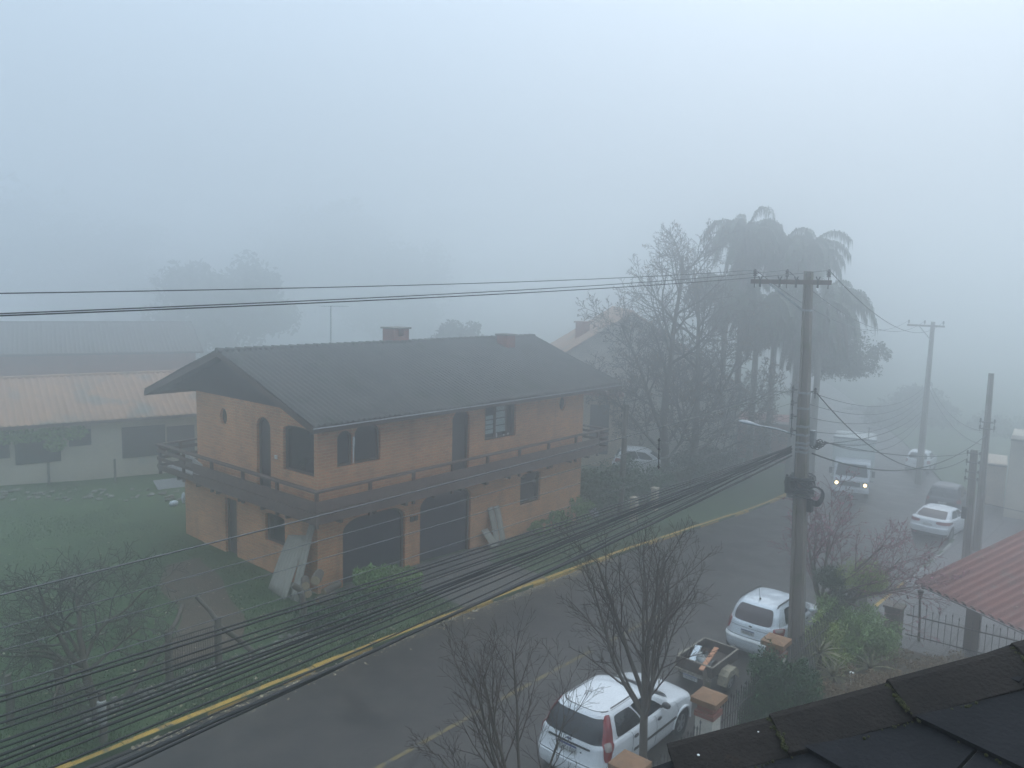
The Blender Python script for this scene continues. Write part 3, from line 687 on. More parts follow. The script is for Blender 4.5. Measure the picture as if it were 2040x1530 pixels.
bare_tree('leafless street tree at the bottom edge, left of the near white hatchback', tb, 9, ldr_, PV, 1.75, .075, M['bark'], M['twig'])
# gnarled fruit trees on the lawn
P_MIN[0] = .0075
PG = [(8, .30, .0, 7, .3, 58, .70, 7), (6, .28, -.02, 6, .15, 52, .60, 4), (5, .28, -.03, 5, .1, 50, .6, 3), (4, .3, -.03, 0, 0, 0, 0, 3)]
tb = on_ground(203, 1425); tb.z -= .05
ldr_ = [(1, (.15, .45, 1), 2.3, .075), (.92, (-.75, .15, .7), 2.2, .066), (.8, (.7, -.1, .55), 1.5, .05), (.95, (-.1, .9, .6), 1.9, .05), (.97, (.6, .5, .7), 2.1, .05), (.85, (-.6, -.6, .5), 1.6, .045), (.9, (-.5, .75, .6), 2.0, .045)]
bare_tree('gnarled leafless fruit tree with tangled low crown on the lawn', tb, 21, ldr_, PG, 1.35, .105, M['bark'], M['twig_grey'], (-.25, .25), name='fruit_tree')
tb = on_ground(118, 1400)
ldr_ = [(1, (-.6, .1, .5), 1.3, .045), (.9, (.8, .2, .4), 1.2, .04), (.95, (-.2, .6, .5), 1.1, .04)]
bare_tree('small stunted leafless fruit tree at the left edge of the lawn', tb, 23, ldr_, PG[1:], 1.05, .075, M['bark'], M['twig_grey'], name='fruit_tree')
# reddish ornamental cherry behind the pole
P_MIN[0] = .0065
PC = [(7, .14, .02, 8, .2, 36, .60, 6), (6, .17, .02, 6, .15, 38, .5, 4), (5, .2, .01, 5, .1, 40, .5, 3), (4, .22, 0, 0, 0, 0, 0, 3)]
tb = V((23.3, 7.2, gz(23.3, 6.9)))
def buds(t, rg, ends):
    b = MB()
    for p, d, lv in ends:
        if lv >= 2 and rg.random() < .8:
            for _ in range(3):
                q = p - d * rg.uniform(0, .25); s = rg.uniform(.015, .035); a, c = rvec(rg) * s, rvec(rg) * s; b.quad(q - a, q - c, q + a, q + c)
    b.build('blossom', M['blossom'], t)
ldr_ = [(1, (.42, -.45, .9), 2.5, .06), (.95, (-.1, .5, 1), 2.6, .055), (.97, (.55, .35, 1), 2.6, .05), (.95, (.45, -.95, .55), 2.9, .045), (.92, (.2, .05, 1), 2.8, .05), (.95, (.55, -.75, .85), 2.7, .042)]
bare_tree('small cherry tree with reddish bare twigs right behind the utility pole', tb, 31, ldr_, PC, 1.35, .085, M['bark'], M['twig_pink'], name='cherry_tree', extra=buds)
# the two big leafless trees in front of the palms
P_MIN[0] = .012
PB = [(9, .10, .03, 11, .25, 50, .42, 8), (7, .18, .05, 8, .2, 44, .55, 5), (6, .22, .05, 6, .2, 44, .5, 4), (5, .25, .03, 3, .3, 45, .5, 3), (3, .25, .02, 0, 0, 0, 0, 3)]
def few_leaves(t, rg, ends):
    b = MB()
    for p, d, lv in ends:
        if lv >= 3 and rg.random() < .13:
            for _ in range(3):
                s = rg.uniform(.05, .13); a = V((rg.uniform(-.4, .4), rg.uniform(-.4, .4), -1)).normalized() * s; c = rvec(rg) * s * .4; q = p + rvec(rg) * .1; b.quad(q, q + a * .5 + c, q + a, q + a * .5 - c)
    b.build('foliage', M['leaf_dry'], t)
tb = dir_ground(1345, 44.5)
bare_tree('tall leafless tree, straight trunked, left one before the palms', tb, 41, [(1, (-.02, .0, 1), 9.6, .20), (.85, (-.45, .3, .9), 7.0, .13), (.7, (.5, -.3, .9), 6.0, .11), (.6, (-.6, .5, .6), 5.6, .10), (.5, (-.3, -.6, .5), 5.0, .09)], PB, 3.6, .27, M['bark'], M['twig_grey'], (-.4, .25), extra=few_leaves)
tb = dir_ground(1392, 46.5)
bare_tree('tall leafless tree with denser crown between its twin and the palms', tb, 43, [(1, (.05, -.05, 1), 9.4, .20), (.85, (.45, -.35, .95), 6.8, .13), (.6, (.6, -.45, .5), 6.2, .11), (.7, (-.35, .3, .8), 6.0, .11), (.45, (.7, -.4, .35), 5.0, .09)], PB, 3.4, .26, M['bark'], M['twig_grey'], (.1, -.1), extra=few_leaves)
# palms
def palm(label, base, h, seed, r=3.3, nf=20, dead=10, lean=(0, 0)):
    rg = random.Random(seed); t = thing('palm_tree', label, 'palm tree', base, 0, 'queen palms standing together in the fog'); base = V(base)
    tm = MB(); pts = [base + V((lean[0] * (k / 8) ** 2, lean[1] * (k / 8) ** 2, -.3 + (h + .3) * k / 8)) for k in range(9)]
    tm.tube(pts, [.30, .24, .22, .21, .20, .19, .18, .18, .17], 9); tm.build('trunk', M['bark_light'], t, smooth=60)
    top = pts[-1]
    for mt, cnt, e0, e1, nm in ((M['palm'], nf, .0, 1.02, 'crown'), (M['palm_dry'], dead, -1.2, -.2, 'dead_fronds')):
        b = MB()
        for k in range(cnt):
            az = 2.399 * k + rg.uniform(-.3, .3); el = lerp(e0, e1, (k + .5) / cnt) + rg.uniform(-.1, .1); Lf = r * rg.uniform(.85, 1.1) * (1 if nm == 'crown' else .85)
            d = V((math.cos(az) * math.cos(el), math.sin(az) * math.cos(el), math.sin(el))); p = V(top); path = [V(p)]; ds = [V(d)]; ns = 12; dr = rg.uniform(.7, 1.25); Lf *= rg.uniform(.75, 1.12)
            for i in range(ns):
                d = (d - V((0, 0, dr * (.05 + .34 * i / ns) + (.1 if nm != 'crown' else 0)))).normalized(); p = p + d * (Lf / ns); path.append(V(p)); ds.append(V(d))
            b.tube(path, [lerp(.035, .008, i / ns) for i in range(ns + 1)], 3, cap=False)
            for i in range(2, ns + 1):
                for sub in (0, .2, .4, .6, .8):
                    if i == ns and sub: break
                    q = path[i].lerp(path[min(ns, i + 1)], sub); dd = ds[i]; sd = dd.cross(Z_)
                    if sd.length < .05: continue
                    sd.normalize(); ll = .98 * (1 - .6 * abs(i / ns - .45)) * rg.uniform(.7, 1.2) * (1 - .75 * max(0, dd.z) ** 1.5)
                    for sg in (-1, 1):
                        l1 = q + (sd * sg * .6 + dd * .35 + V((0, 0, rg.uniform(-.3, .2)))) * ll * .42; l2 = l1 + (sd * sg * .12 + dd * .15 - Z_ * rg.uniform(.8, 1.5)) * ll * .75
                        wv = dd * .034
                        b.add((q - wv, q + wv, l1 + wv, l1 - wv, l2), ((0, 1, 2, 3), (3, 2, 4)))
        b.build(nm, mt, t)
    return t
for args in (('tall palm with highest crown, left one of the clump', 1488, 54, 452, 71, 3.0), ('tall palm with broad crown, middle one of the clump', 1556, 57, 480, 72, 3.3), ('tall palm with full crown at the right top of the clump', 1603, 55, 492, 73, 3.0),
             ('mid height palm, leaning fronds reaching right past the utility pole', 1640, 53, 590, 74, 3.7), ('shorter palm with skirt of dead fronds beneath the clump', 1512, 52, 600, 75, 3.2), ('shorter palm behind the utility pole with drooping crown', 1600, 54, 640, 76, 3.2), ('low palm half hidden behind bare twigs, left of the clump', 1450, 55, 560, 77, 3.0)):
    lb, px, d, py, sd_, r = args
    tp = at_dist(px, py, d); bp_ = V((tp.x, tp.y, gz(tp.x, tp.y)))
    palm(lb, bp_, tp.z - bp_.z - .4, sd_, r * 1.12, 30, 22)
# foliage trees
def leafy(name, label, base, clumps, n, size, mt, seed, trunk=None, cat='tree', group=None, mtrunk=None, droop=.2, aspect=2.2, shell=.35, tr=.12):
    """clumps: (offset x,y,z, radius x,y,z); limbs run from the trunk to every clump"""
    rg = random.Random(seed); t = thing(name, label, cat, base, 0, group); base = V(base)
    if trunk:
        tm = MB(); tp = base + V(trunk); tm.tube([base - Z_ * .2, base.lerp(tp, .5) + V((rg.uniform(-.1, .1) * tr * 8, 0, 0)), tp], [tr * 1.3, tr, tr * .75], 8)
        for c in clumps: 
            e = base + V(c[:3]); m_ = tp.lerp(e, .5) + V((rg.uniform(-.15, .15), rg.uniform(-.15, .15), .1)) * max(c[3:]); tm.tube([tp - Z_ * tr, m_, e], [tr * .6, tr * .4, tr * .15], 6)
        tm.build('trunk', mtrunk or M['bark'], t, smooth=60)
    b = MB(); tot = sum(c[3] * c[4] * c[5] for c in clumps)
    for c in clumps:
        k = max(8, int(n * c[3] * c[4] * c[5] / tot)); cc = base + V(c[:3]); sub = max(3, int(k / 60))
        for _ in range(sub):                       # sub-clumps make light and dark lumps and gaps
            v = rvec(rg) * (.45 + .5 * rg.random()); q = cc + V((v.x * c[3], v.y * c[4], v.z * c[5])); rr = .46 * rg.uniform(.7, 1.25)
            leaf_quads(b, rg, q, (c[3] * rr, c[4] * rr, c[5] * rr), int(k / sub), size, aspect, shell, droop)
    b.build('crown', mt, t); return t
def clump_ball(rg, k, R, rz, r):
    out = []
    for _ in range(k):
        v = rvec(rg); out.append((v.x * R, v.y * R, rz + v.z * R * .8, r * rg.uniform(.8, 1.25), r * rg.uniform(.8, 1.25), r * rg.uniform(.7, 1)))
    return out
tp = at_dist(1618, 700, 57); b0 = V((tp.x, tp.y, gz(tp.x, tp.y))); hh = tp.z - b0.z
leafy('araucaria_tree', 'broad dark evergreen with a tufted side branch, right of the palms', b0, [(1.3, -1.6, hh + .3, 1.5, 1.5, 1.5), (.3, -.6, hh - .7, 1.7, 1.6, 1.0), (2.0, -2.4, hh - .9, 1.3, 1.3, .9), (2.9, -3.5, hh - .15, .75, .75, .75), (1.2, -1.4, hh + 1.7, 1.0, 1.0, .9), (-.3, .2, hh + .3, 1.0, 1.0, .8), (.6, -.8, hh + 1.4, .9, .9, .8)], 16000, .20, M['leaf_far'], 81, (.3, -.4, hh - 1.2), tr=.2)
rg0 = random.Random(5)
def far_tree(label, px, py, d, R, seed, n=9000, name='broadleaf_tree', k=9, rzf=1.0):
    tp = at_dist(px, py, d); b0 = V((tp.x, tp.y, gz(tp.x, tp.y))); hh = tp.z - b0.z; rg = random.Random(seed)
    cl = [(v.x * R * .75, v.y * R * .75, hh + v.z * R * .55 * rzf, R * rg.uniform(.38, .6), R * rg.uniform(.38, .6), R * rg.uniform(.3, .5)) for v in [rvec(rg) for _ in range(k)]]
    leafy(name, label, b0, cl, n, .085 * R + .16, M['leaf_far'], seed, (0, 0, max(.6, hh - R * .5)), 'tree', 'trees fading into the fog', tr=.05 * R + .06)
far_tree('round faint tree rising behind the clay tiled bungalow', 452, 628, 112, 8.4, 91, 14000)
far_tree('huge ghostly tree mass at the upper left', 165, 520, 190, 19, 92)
far_tree('wide ghostly treetop above the dark house roof', 640, 520, 200, 18, 93, k=12)
far_tree('ghostly treetop, wide and low, between the two largest ones', 330, 600, 170, 12, 94)
far_tree('ghostly tree standing behind the ridge of the dark roof', 800, 590, 180, 13.0, 97)
far_tree('small round treetop peeping over the dark roof ridge', 905, 706, 78, 3.3, 95, 9000, k=16)
far_tree('bushy tree beside the pale gabled house, behind bare branches', 1330, 720, 62, 2.6, 96)
far_tree('hazy round tree behind the far parked white car', 1790, 850, 95, 4.8, 98)
far_tree('hazy low tree left of the far utility pole', 1745, 845, 105, 3.8, 99)
far_tree('hazy shrubby tree at the far right beyond the tall bare pole', 2020, 880, 95, 4, 100)
def shrub(label, px, py, w_, h_, n, size, mt, seed, base=None, k=6, name='shrub', aspect=2.2, depth=None, cat='shrub', droop=.1):
    b0 = base or on_ground(px, py); rg = random.Random(seed); cl = []
    for i in range(k):
        a = rg.uniform(0, 6.3); r_ = rg.random() ** .5; cl.append((math.cos(a) * r_ * w_ * .5, math.sin(a) * r_ * (depth or w_) * .5, h_ * rg.uniform(.25, .75), w_ * .28, (depth or w_) * .28, h_ * .27))
    cl.append((0, 0, h_ * .4, w_ * .38, (depth or w_) * .38, h_ * .4))
    return leafy(name, label, b0, cl, int(n * 2.2), size * 1.15, mt, seed, (0, 0, h_ * .3), cat, tr=.035, aspect=aspect, droop=droop)
b0 = V((15.85, 19.0, gz(15.85, 19.0)))
shrub('rounded dark green shrub beside the leaning sheets at the house corner', 0, 0, 1.05, 1.15, 2600, .085, M['leaf_mid'], 111, b0)
b0 = V((17.2, 19.0, gz(17.2, 19.0)))
shrub('lighter feathery shrub before the left garage opening', 0, 0, 1.5, .75, 2600, .09, M['leaf_soft'], 112, b0, droop=.5)
for lb, px, py, w_, h_, s_ in (('low garden plant under the lower street window', 1050, 1060, .8, .7, 113), ('leafy garden plant right of the leaning cement sheets', 1092, 1048, 1.1, .9, 114), ('bushy plant near the right end of the brick wall', 1128, 1040, 1.2, 1.3, 115)):
    b0 = on_ground(px, py); b0.y = min(b0.y, 19.6); shrub(lb, 0, 0, w_, h_, 900, .09, M['leaf_mid'], s_, b0)
for lb, px, py, w_, h_, s_ in (('big dark shrub at the right end of the brick house', 1178, 1022, 2.4, 2.5, 116), ('large dark shrub hiding the foot of the wooden post', 1232, 1008, 2.3, 2.6, 117), ('dark hedge shrub between the cream gate pillars', 1290, 1000, 2.2, 2.0, 118), ('tangled undergrowth shrub at the foot of the tall bare trees', 1350, 985, 3.2, 2.4, 119), ('dark roadside shrub beside the red brick wall', 1420, 960, 3.4, 2.6, 120)):
    shrub(lb, px, py, w_, h_, 3200, .12, M['leaf_dark'] if s_ < 119 else M['leaf_far'], s_, on_ground(px, py), k=8)
# front garden on the right
b0 = V((16.75, 5.85, gz(16.75, 5.85)))
shrub('dense dark conifer shrub behind the brick capped fence pillars', 0, 0, 1.25, 2.3, 11000, .085, M['leaf_dark'], 131, b0, k=16, name='conifer_shrub', aspect=3.2, droop=-.5)
for lb, x, y, w_, h_, s_ in (('dry brown hedge between dark conifer and spiky plants', 19.2, 5.0, 1.7, 1.0, 132), ('dry brown hedge behind the slate roof edge, in the middle', 20.9, 4.5, 1.8, .95, 133), ('dry olive hedge reaching towards the iron gate', 22.8, 4.0, 1.9, .8, 134), ('dry low hedge closest to the metal railing', 17.9, 4.4, 1.5, .9, 137)):
    shrub(lb, 0, 0, w_, h_, 3600, .06, M['leaf_dry'], s_, V((x, y, gz(x, y))), k=9, name='hedge', cat='hedge')
b0 = V((22.75, 6.0, gz(22.75, 6.0)))
shrub('large soft yellow green shrub beneath the clipped pine', 0, 0, 1.75, 1.85, 8000, .09, M['leaf_soft'], 135, b0, k=12, droop=.6, aspect=4)
b0 = V((21.6, 6.45, gz(21.6, 6.4)))
shrub('feathery light green shrub above the spiky leaves', 0, 0, 1.1, 1.55, 2600, .085, M['leaf_yel'], 136, b0, k=9, droop=.6, aspect=4)
b0 = V((23.6, 6.72, gz(23.6, 6.72)))
leafy('clipped_pine', 'clipped pine with forked bare trunk and cloud of yellow green needles', b0, [(.3, -.45, 2.3, .52, .52, .46), (.65, -.6, 1.95, .44, .44, .42), (-.1, .0, 2.15, .34, .34, .32), (.3, -.85, 2.25, .38, .38, .38)], 9000, .075, M['leaf_yel'], 141, (0, 0, .95), tr=.10, aspect=5, droop=.3)
b0 = V((23.4, 6.75, gz(23.4, 6.75)))
leafy('ivy_stump', 'thick ivy covered stump between cherry tree and clipped pine', b0, [(0, 0, 1.35, .26, .26, .6), (.0, .05, .8, .30, .30, .5), (-.1, .25, 2.15, .45, .45, .32)], 6000, .075, M['leaf_far'], 142, (0, 0, 1.5), cat='stump', tr=.20, mtrunk=M['bark_light'])
def spiky(label, base, n, L_, seed, up=.55):
    rg = random.Random(seed); t = thing('spiky_plant', label, 'plant', base); b = MB(); base = V(base)
    for k in range(n):
        az = 2.399 * k; el = lerp(.15, 1.35, (k / n)) * up * 1.6; d = V((math.cos(az) * math.cos(el), math.sin(az) * math.cos(el), math.sin(el))); p = base + V((0, 0, .05)); ll = L_ * rg.uniform(.75, 1.15)
        sd = d.cross(Z_).normalized() * .035; rows = []
        for i in range(6):
            f = i / 5; wq = sd * (1 - f ** 2) * (1.1 if i else .7); rows.append([p - wq, p - Z_ * .012 * (1 - f), p + wq]); d = (d - Z_ * .17).normalized(); p = p + d * ll / 5
        b.grid(rows)
    b.build('leaves', M['yucca'], t); return t
spiky('spiky pale bromeliad at the left of the front garden', V((20.75, 6.35, gz(20.7, 6.3) + .75)), 34, .75, 151)
spiky('spiky bromeliad lower down beside the dark undergrowth', V((20.5, 5.9, gz(20.5, 5.9) + .35)), 30, .65, 152)
spiky('spiky sword leaved plant next to the yellow green shrub', V((21.9, 5.35, gz(21.9, 5.3) + .3)), 26, .7, 153)
for o_ in [o for o in bpy.data.objects if o.name.startswith('spiky_plant')]:
    o0 = ORIG[o_.name]; st = MB(); st.tube([(o0.x, o0.y, gz(o0.x, o0.y) - .1), (o0.x, o0.y, o0.z + .1)], [.09, .06], 8); st.build('stem', M['bark'], o_, smooth=60)
# ------------------------------------------------------------------ poles, lamps and lines
def insulator(b, p, s=1.0, ax=(0, 0, 1)):
    b.lathe(p, [(.012 * s, -.12 * s), (.012 * s, 0), (.05 * s, .01 * s), (.03 * s, .05 * s), (.055 * s, .06 * s), (.03 * s, .10 * s), (.05 * s, .11 * s), (.02 * s, .17 * s)], 10, ax)
PB0 = V((20.35, 6.82, gz(20.35, 6.7) - .1)); PT0 = at_dist(1611, 541, math.hypot(20.35, 6.82)); pz = lambda py: at_dist(1590, py, math.hypot(20.35, 6.82) - .15).z
pole = thing('utility_pole', 'tall grey concrete utility pole with crossarm and street lamp beside the cars', 'utility pole', PB0, 0, 'utility poles')
def hpole(par, p0, p1, w0, w1, mt, mt2=None):
    """tapered pole of H section: recessed web between two flanges"""
    b = MB(); b2 = MB(); d = p1 - p0; rows = []
    def ring(t, pts): return [p0 + d * t + V((x * lerp(w0, w1, t), y * lerp(w0, w1, t), 0)) for x, y in pts]
    sec = [(-.5, -.42), (-.5, .42), (-.16, .42), (-.12, .5), (.5, .5), (.5, -.5), (-.12, -.5), (-.16, -.42)]
    sec = [(-.5, -.5), (.5, -.5), (.5, -.28), (.32, -.2), (.32, .2), (.5, .28), (.5, .5), (-.5, .5), (-.5, .28), (-.32, .2), (-.32, -.2), (-.5, -.28)]
    n = len(sec); K = 8
    vs = [p for k in range(K + 1) for p in ring(k / K, sec)]
    fs = [(k * n + j, k * n + (j + 1) % n, (k + 1) * n + (j + 1) % n, (k + 1) * n + j) for k in range(K) for j in range(n)]
    a = K * n
    fs += [tuple(a + j for j in range(n))]
    b.add(vs, fs); return b.build('shaft', mt, par, bevel=.0, fixn=True)
hpole(pole, PB0, PT0, .36, .18, M['concrete'])
def onpole(z): return PB0.lerp(PT0, (z - PB0.z) / (PT0.z - PB0.z))
b = MB()
for k in range(6):
    fa, fb = k / 6 * .72, (k + 1) / 6 * .72
    pa, pb = PB0.lerp(PT0, fa), PB0.lerp(PT0, fb); wa, wb_2 = lerp(.36, .18, fa), lerp(.36, .18, fb); b.bar(pa + V((.22, -.47, 0)) * wa, pb + V((.22, -.47, 0)) * wb_2, .05, .03, up=(.3, -1, 0))
b.build('lit_edge_strip', M['concrete_pale'], pole)  # paler bar: the light on the right-hand flange is put into its colour
# crossarm: runs across the street; left end of the picture is further over the road
ca = onpole(10.33) + V((-.15, 0, 0)); e0 = on_x(1497, 553, ca.x); e1 = on_x(1657, 552, ca.x)
e0.z = e1.z = ca.z
b = MB(); b.bar(e0, e1, .09, .115); arm = b.build('crossarm', M['wood_rail'], pole, bevel=.006)
b = MB(); mid_ = e0.lerp(ca, .36); b.bar(mid_ + V((-.06, 0, -.05)), onpole(pz(618)) + V((-.16, .06, 0)), .035, .05); b.build('arm_brace', M['steel'], pole)
ins = [e0.lerp(e1, f) for f in (.045, .46, .965)]
for q in ins:
    b = MB(); b.tube([q - Z_ * .16, q + Z_ * .12], .012, 6); insulator(b, q + Z_ * .13, 1.15); b.build('insulator', M['porcelain'], pole, smooth=50)
b = MB()
for f in (.13, .38, .585, .85):
    q = e0.lerp(e1, f); b = MB()
    for s in (-1, 1): b.tube([q + V((-.055, s * .012, -.14)), q + V((-.055, s * .01, .05)), q + V((-.055, s * .05, .14))], .016, 5)
    b.build('spare_pin', M['iron'], pole)
b = MB()
for z in [pz(v) for v in (618, 783, 814, 850, 867, 883, 892, 901, 975)]:
    q = onpole(z); wd = lerp(.36, .18, (z - PB0.z) / (PT0.z - PB0.z)) + .02; b = MB(); b.box(q, (wd, wd, .05)); b.build('steel_band', M['steel'], pole)
rk = []; b = MB()
for i, py in enumerate((777, 803, 830, 858)):
    z = pz(py); c = onpole(z); q = c + V((-.28, .20, 0)); rk.append(q)
    insulator(b, q - Z_ * .07, .9); b.bar(q, c + V((-.18, .12, 0)), .02, .03)
b.tube([rk[0] + Z_ * .12, rk[3] - Z_ * .12], .012, 6); b.build('insulator_rack', M['porcelain'], pole, smooth=50)
rk2 = onpole(rk[0].z - .05) + V((.34, -.16, 0)); b = MB(); insulator(b, rk2 - Z_ * .07, .95); b.bar(rk2, onpole(rk2.z) + V((.1, -.08, 0)), .025, .03); b.build('side_insulator', M['porcelain'], pole, smooth=50)
# street lamp on its arm
la = onpole(pz(868)) + V((-.1, .16, .0)); le = on_plane(1512, 848, la, V((1, .12, 0))); b = MB(); b.tube([la, la.lerp(le, .5) + Z_ * .03, le], [.028, .026, .024], 8); b.build('lamp_arm', M['steel'], pole, smooth=60)
dl = (le - la).normalized(); b = MB(); hp = le
sdl = dl.cross(Z_).normalized(); upl = sdl.cross(dl)
rows = []
for i, (f, wq, hq) in enumerate(((0, .035, .03), (.10, .06, .045), (.22, .10, .06), (.36, .115, .065), (.46, .09, .05), (.53, .04, .02), (.545, .005, .004))):
    rows.append([hp + dl * f + sdl * wq * math.cos(a) + upl * hq * max(-.45, math.sin(a)) for a in [2 * PI * k / 14 for k in range(15)]])
b.grid(rows); b.build('lamp_head', M['steel'], pole, smooth=50)
b = MB(); c = onpole(pz(873)) + V((.28, -.16, -.02)); b.box(c, (.16, .14, .40)); b.build('control_box', M['steel'], pole, bevel=.015)
b = MB(); rgp = random.Random(3)
for k in range(26):
    z = rgp.uniform(pz(992), pz(950)); c = onpole(z); a0 = rgp.uniform(0, 6.3); R = rgp.uniform(.24, .36)
    b.tube([c + V((R * math.cos(a0 + t * .5), R * math.sin(a0 + t * .5), rgp.uniform(-.05, .05) + .05 * math.sin(t))) for t in range(9)], rgp.uniform(.014, .026), 5)
for k in range(4):
    c = onpole(pz(983)) + V((.10, -.34, -.02 * k)); R = .20 + .02 * k
    b.tube([c + V((.05 * math.sin(3 * t), R * .8 * math.cos(t), R * math.sin(t))) for t in [2 * PI * i / 16 for i in range(17)]], .024, 6)
for s in (-1, 1): b.tube([onpole(pz(948)) + V((-.22, .24 + .05 * s, 0)), onpole(pz(962)) + V((-.27, .27 + .05 * s, 0)), onpole(pz(985)) + V((-.24, .24 + .06 * s, 0))], .03, 6)
b.box(onpole(pz(968)) + V((-.12, .2, 0)), (.30, .26, .42)); b.box(onpole(pz(990)) + V((.1, -.22, -.25)), (.16, .13, .30))
b.build('splice_boxes', M['black'], pole, smooth=40)
b = MB()
for k in range(9):
    c = onpole(pz(890)) + V((.26 + .06 * k, -.18 - .03 * (k % 3), .05 * math.sin(k * 2))); b.tube([c + V((.0, .07 * math.cos(t), .07 * math.sin(t))) for t in [2 * PI * i / 8 for i in range(9)]], .014, 5)
b.bar(onpole(pz(890)), onpole(pz(890)) + V((.85, -.3, -.02)), .03, .03); b.build('cable_clamps', M['iron'], pole)
b = MB()
for dx_, dy_ in ((.15, -.10), (-.13, .15)): b = MB(); b.tube([onpole(7.4) + V((dx_ * .8, dy_ * .8, 0)), onpole(4.9) + V((dx_, dy_, 0)), onpole(2.6) + V((dx_, dy_, 0)), onpole(.1) + V((dx_ * 1.15, dy_ * 1.1, 0))], .012, 5); b.build('down_conductor', M['cable'], pole)

def pole_far(label, base, top, w0, w1, mt, group, ext=None):
    t = thing('utility_pole', label, 'utility pole', base, 0, group); hpole(t, base - Z_ * .2, top, w0, w1, mt)
    if ext: ext(t)
    return t
p2t = at_dist(1859, 641, 59); p2b = V((57.8, 11.75, gz(57.8, 10.4) - .1)); p2b = V((p2t.x, p2t.y, gz(p2t.x, p2t.y - 2)))
def ext2(t):
    q = p2t - Z_ * .28; b = MB(); b.bar(q + V((-.2, 1.5, 0)), q + V((-.2, -.75, 0)), .09, .12); b.build('crossarm', M['wood_rail'], t)
    b = MB(); b.bar(q + V((-.2, .75, -.05)), q + V((-.15, 0, -.95)), .04, .05); b.build('arm_brace', M['steel'], t)
    for y in (1.42, .45, -.66): b = MB(); insulator(b, q + V((-.2, y, .14)), 1.3); b.build('insulator', M['porcelain'], t)
pole_far('faint concrete utility pole with crossarm, far down the street', p2b, p2t, .40, .22, M['concrete'], 'utility poles', ext2)
p3b = V((40.6, 5.85, gz(40.6, 5.8))); p3t = at_dist(1975, 744, math.hypot(p3b.x, p3b.y))
def ext3(t):
    for z in (p3t.z - 2.2, p3t.z - 2.5):
        q = p3b.lerp(p3t, (z - p3b.z) / (p3t.z - p3b.z)); b = MB(); b.box(q, (.36, .36, .05)); b.bar(q + V((-.1, -.3, 0)), q + V((-.1, .3, 0)), .03, .03); insulator(b, q + V((-.1, -.3, 0)), 1); insulator(b, q + V((-.1, .25, 0)), 1); b.build('insulator_rack', M['porcelain'], t)
pole_far('tall plain pole without crossarm behind the short one', p3b, p3t, .34, .20, M['concrete'], 'utility poles', ext3)
p4b = V((36.6, 5.6, gz(36.6, 5.5))); p4t = at_dist(1941, 897, math.hypot(p4b.x, p4b.y))
def ext4(t):
    for z in (.12, .5, .9, 1.2):
        b = MB(); q = p4t - Z_ * z; b.box(q, (.33, .33, .04)); b.bar(q + V((-.03, -.24, 0)), q + V((-.03, .24, 0)), .03, .03); insulator(b, q + V((-.05, .22, -.05)), .9); insulator(b, q + V((0, -.22, -.05)), .8); b.build('insulator_rack', M['porcelain'], t)
    b = MB(); b.box(p4t.lerp(p4b, .52) + V((-.12, .17, 0)), (.22, .2, .5)); b.build('meter_box', M['iron'], t, bevel=.02)
pole_far('short dark service pole beside the white saloon', p4b, p4t, .32, .24, M['concrete'], 'utility poles', ext4)
wb0 = on_ground(1250, 985); wb0 = dir_ground(1250, 37.0); wt0 = at_dist(1248, 806, 37.0)
t = thing('wooden_post', 'dark wooden service post rising from the shrubs beside the brick house', 'post', wb0); b = MB(); b.tube([wb0 - Z_ * .2, wt0], [.15, .12], 10); b.build('shaft', M['wood_post'], t, smooth=60)
for z in (.25, .6, 1.0): b = MB(); insulator(b, wt0 + V((-.1, .17, -z)), .9); b.build('insulator', M['porcelain'], t)

def line(label, p0, p1, sag, r, mt, group, cat='wire', name='power_line', n=36, lumpy=0, seed=0):
    p0, p1 = V(p0), V(p1); rg = random.Random(seed); pts = []
    for i in range(n + 1):
        t_ = i / n; p = p0.lerp(p1, t_); p.z -= sag * 4 * t_ * (1 - t_)
        if lumpy: p += V((0, rg.uniform(-1, 1), rg.uniform(-1, 1))) * lumpy
        pts.append(p)
    return tag(MB().tube(pts, r, 5).build(name, mt, smooth=180), label, cat, group)
def left_end(p0, px, py, x_end=-14):
    """run from p0 through the street's direction so that it passes the picture's left edge where the wire leaves it"""
    return on_y(px, py, p0.y)
PREV = -26.0
def run_left(label, p0, py_left, yend, sag, r, mt, group, cat, name='power_line', lumpy=0, seed=0, px=0):
    # p0 at the pole; the other end hangs on the (unseen) previous pole; sag chosen so the wire leaves the frame at (px, py_left)
    y1 = p0.y + yend
    r_ = ray(px, py_left); # intersection with vertical plane through p0 and the far end
    a, bq = p0, V((PREV, y1, 0)); dx, dy_ = bq.x - a.x, bq.y - a.y
    den = r_.x * dy_ - r_.y * dx; s = (a.x * dy_ - a.y * dx) / den; q = CAM + r_ * s
    t_ = (q.x - a.x) / dx
    z1 = (q.z + sag * 4 * t_ * (1 - t_) - a.z * (1 - t_)) / t_
    return line(label, p0, (PREV, y1, z1), sag, r, mt, group, cat, name, 60, lumpy, seed)
GP = 'top power lines over the street'
for q, py, lb in ((ins[0], 584.5, 'highest single power line crossing the whole picture'), (ins[1], 625, 'upper one of the paired power lines below the highest'), (ins[2], 629, 'lower one of the paired power lines below the highest')):
    run_left(lb, q + Z_ * .30, py, 0, .55, .0065, M['cable'], GP, 'power line')
    line(lb.replace('crossing the whole picture', 'continuing from the pole into fog').replace('paired power lines below the highest', 'far power lines fading beyond the crossarm'), q + Z_ * .30, p2t + V((-.2, {0: 1.42, 1: .45, 2: -.66}[ins.index(q)], .05)), 1.1, .011, M['cable'], 'far power lines', 'power line')
GS = 'pale secondary wires of the insulator rack'
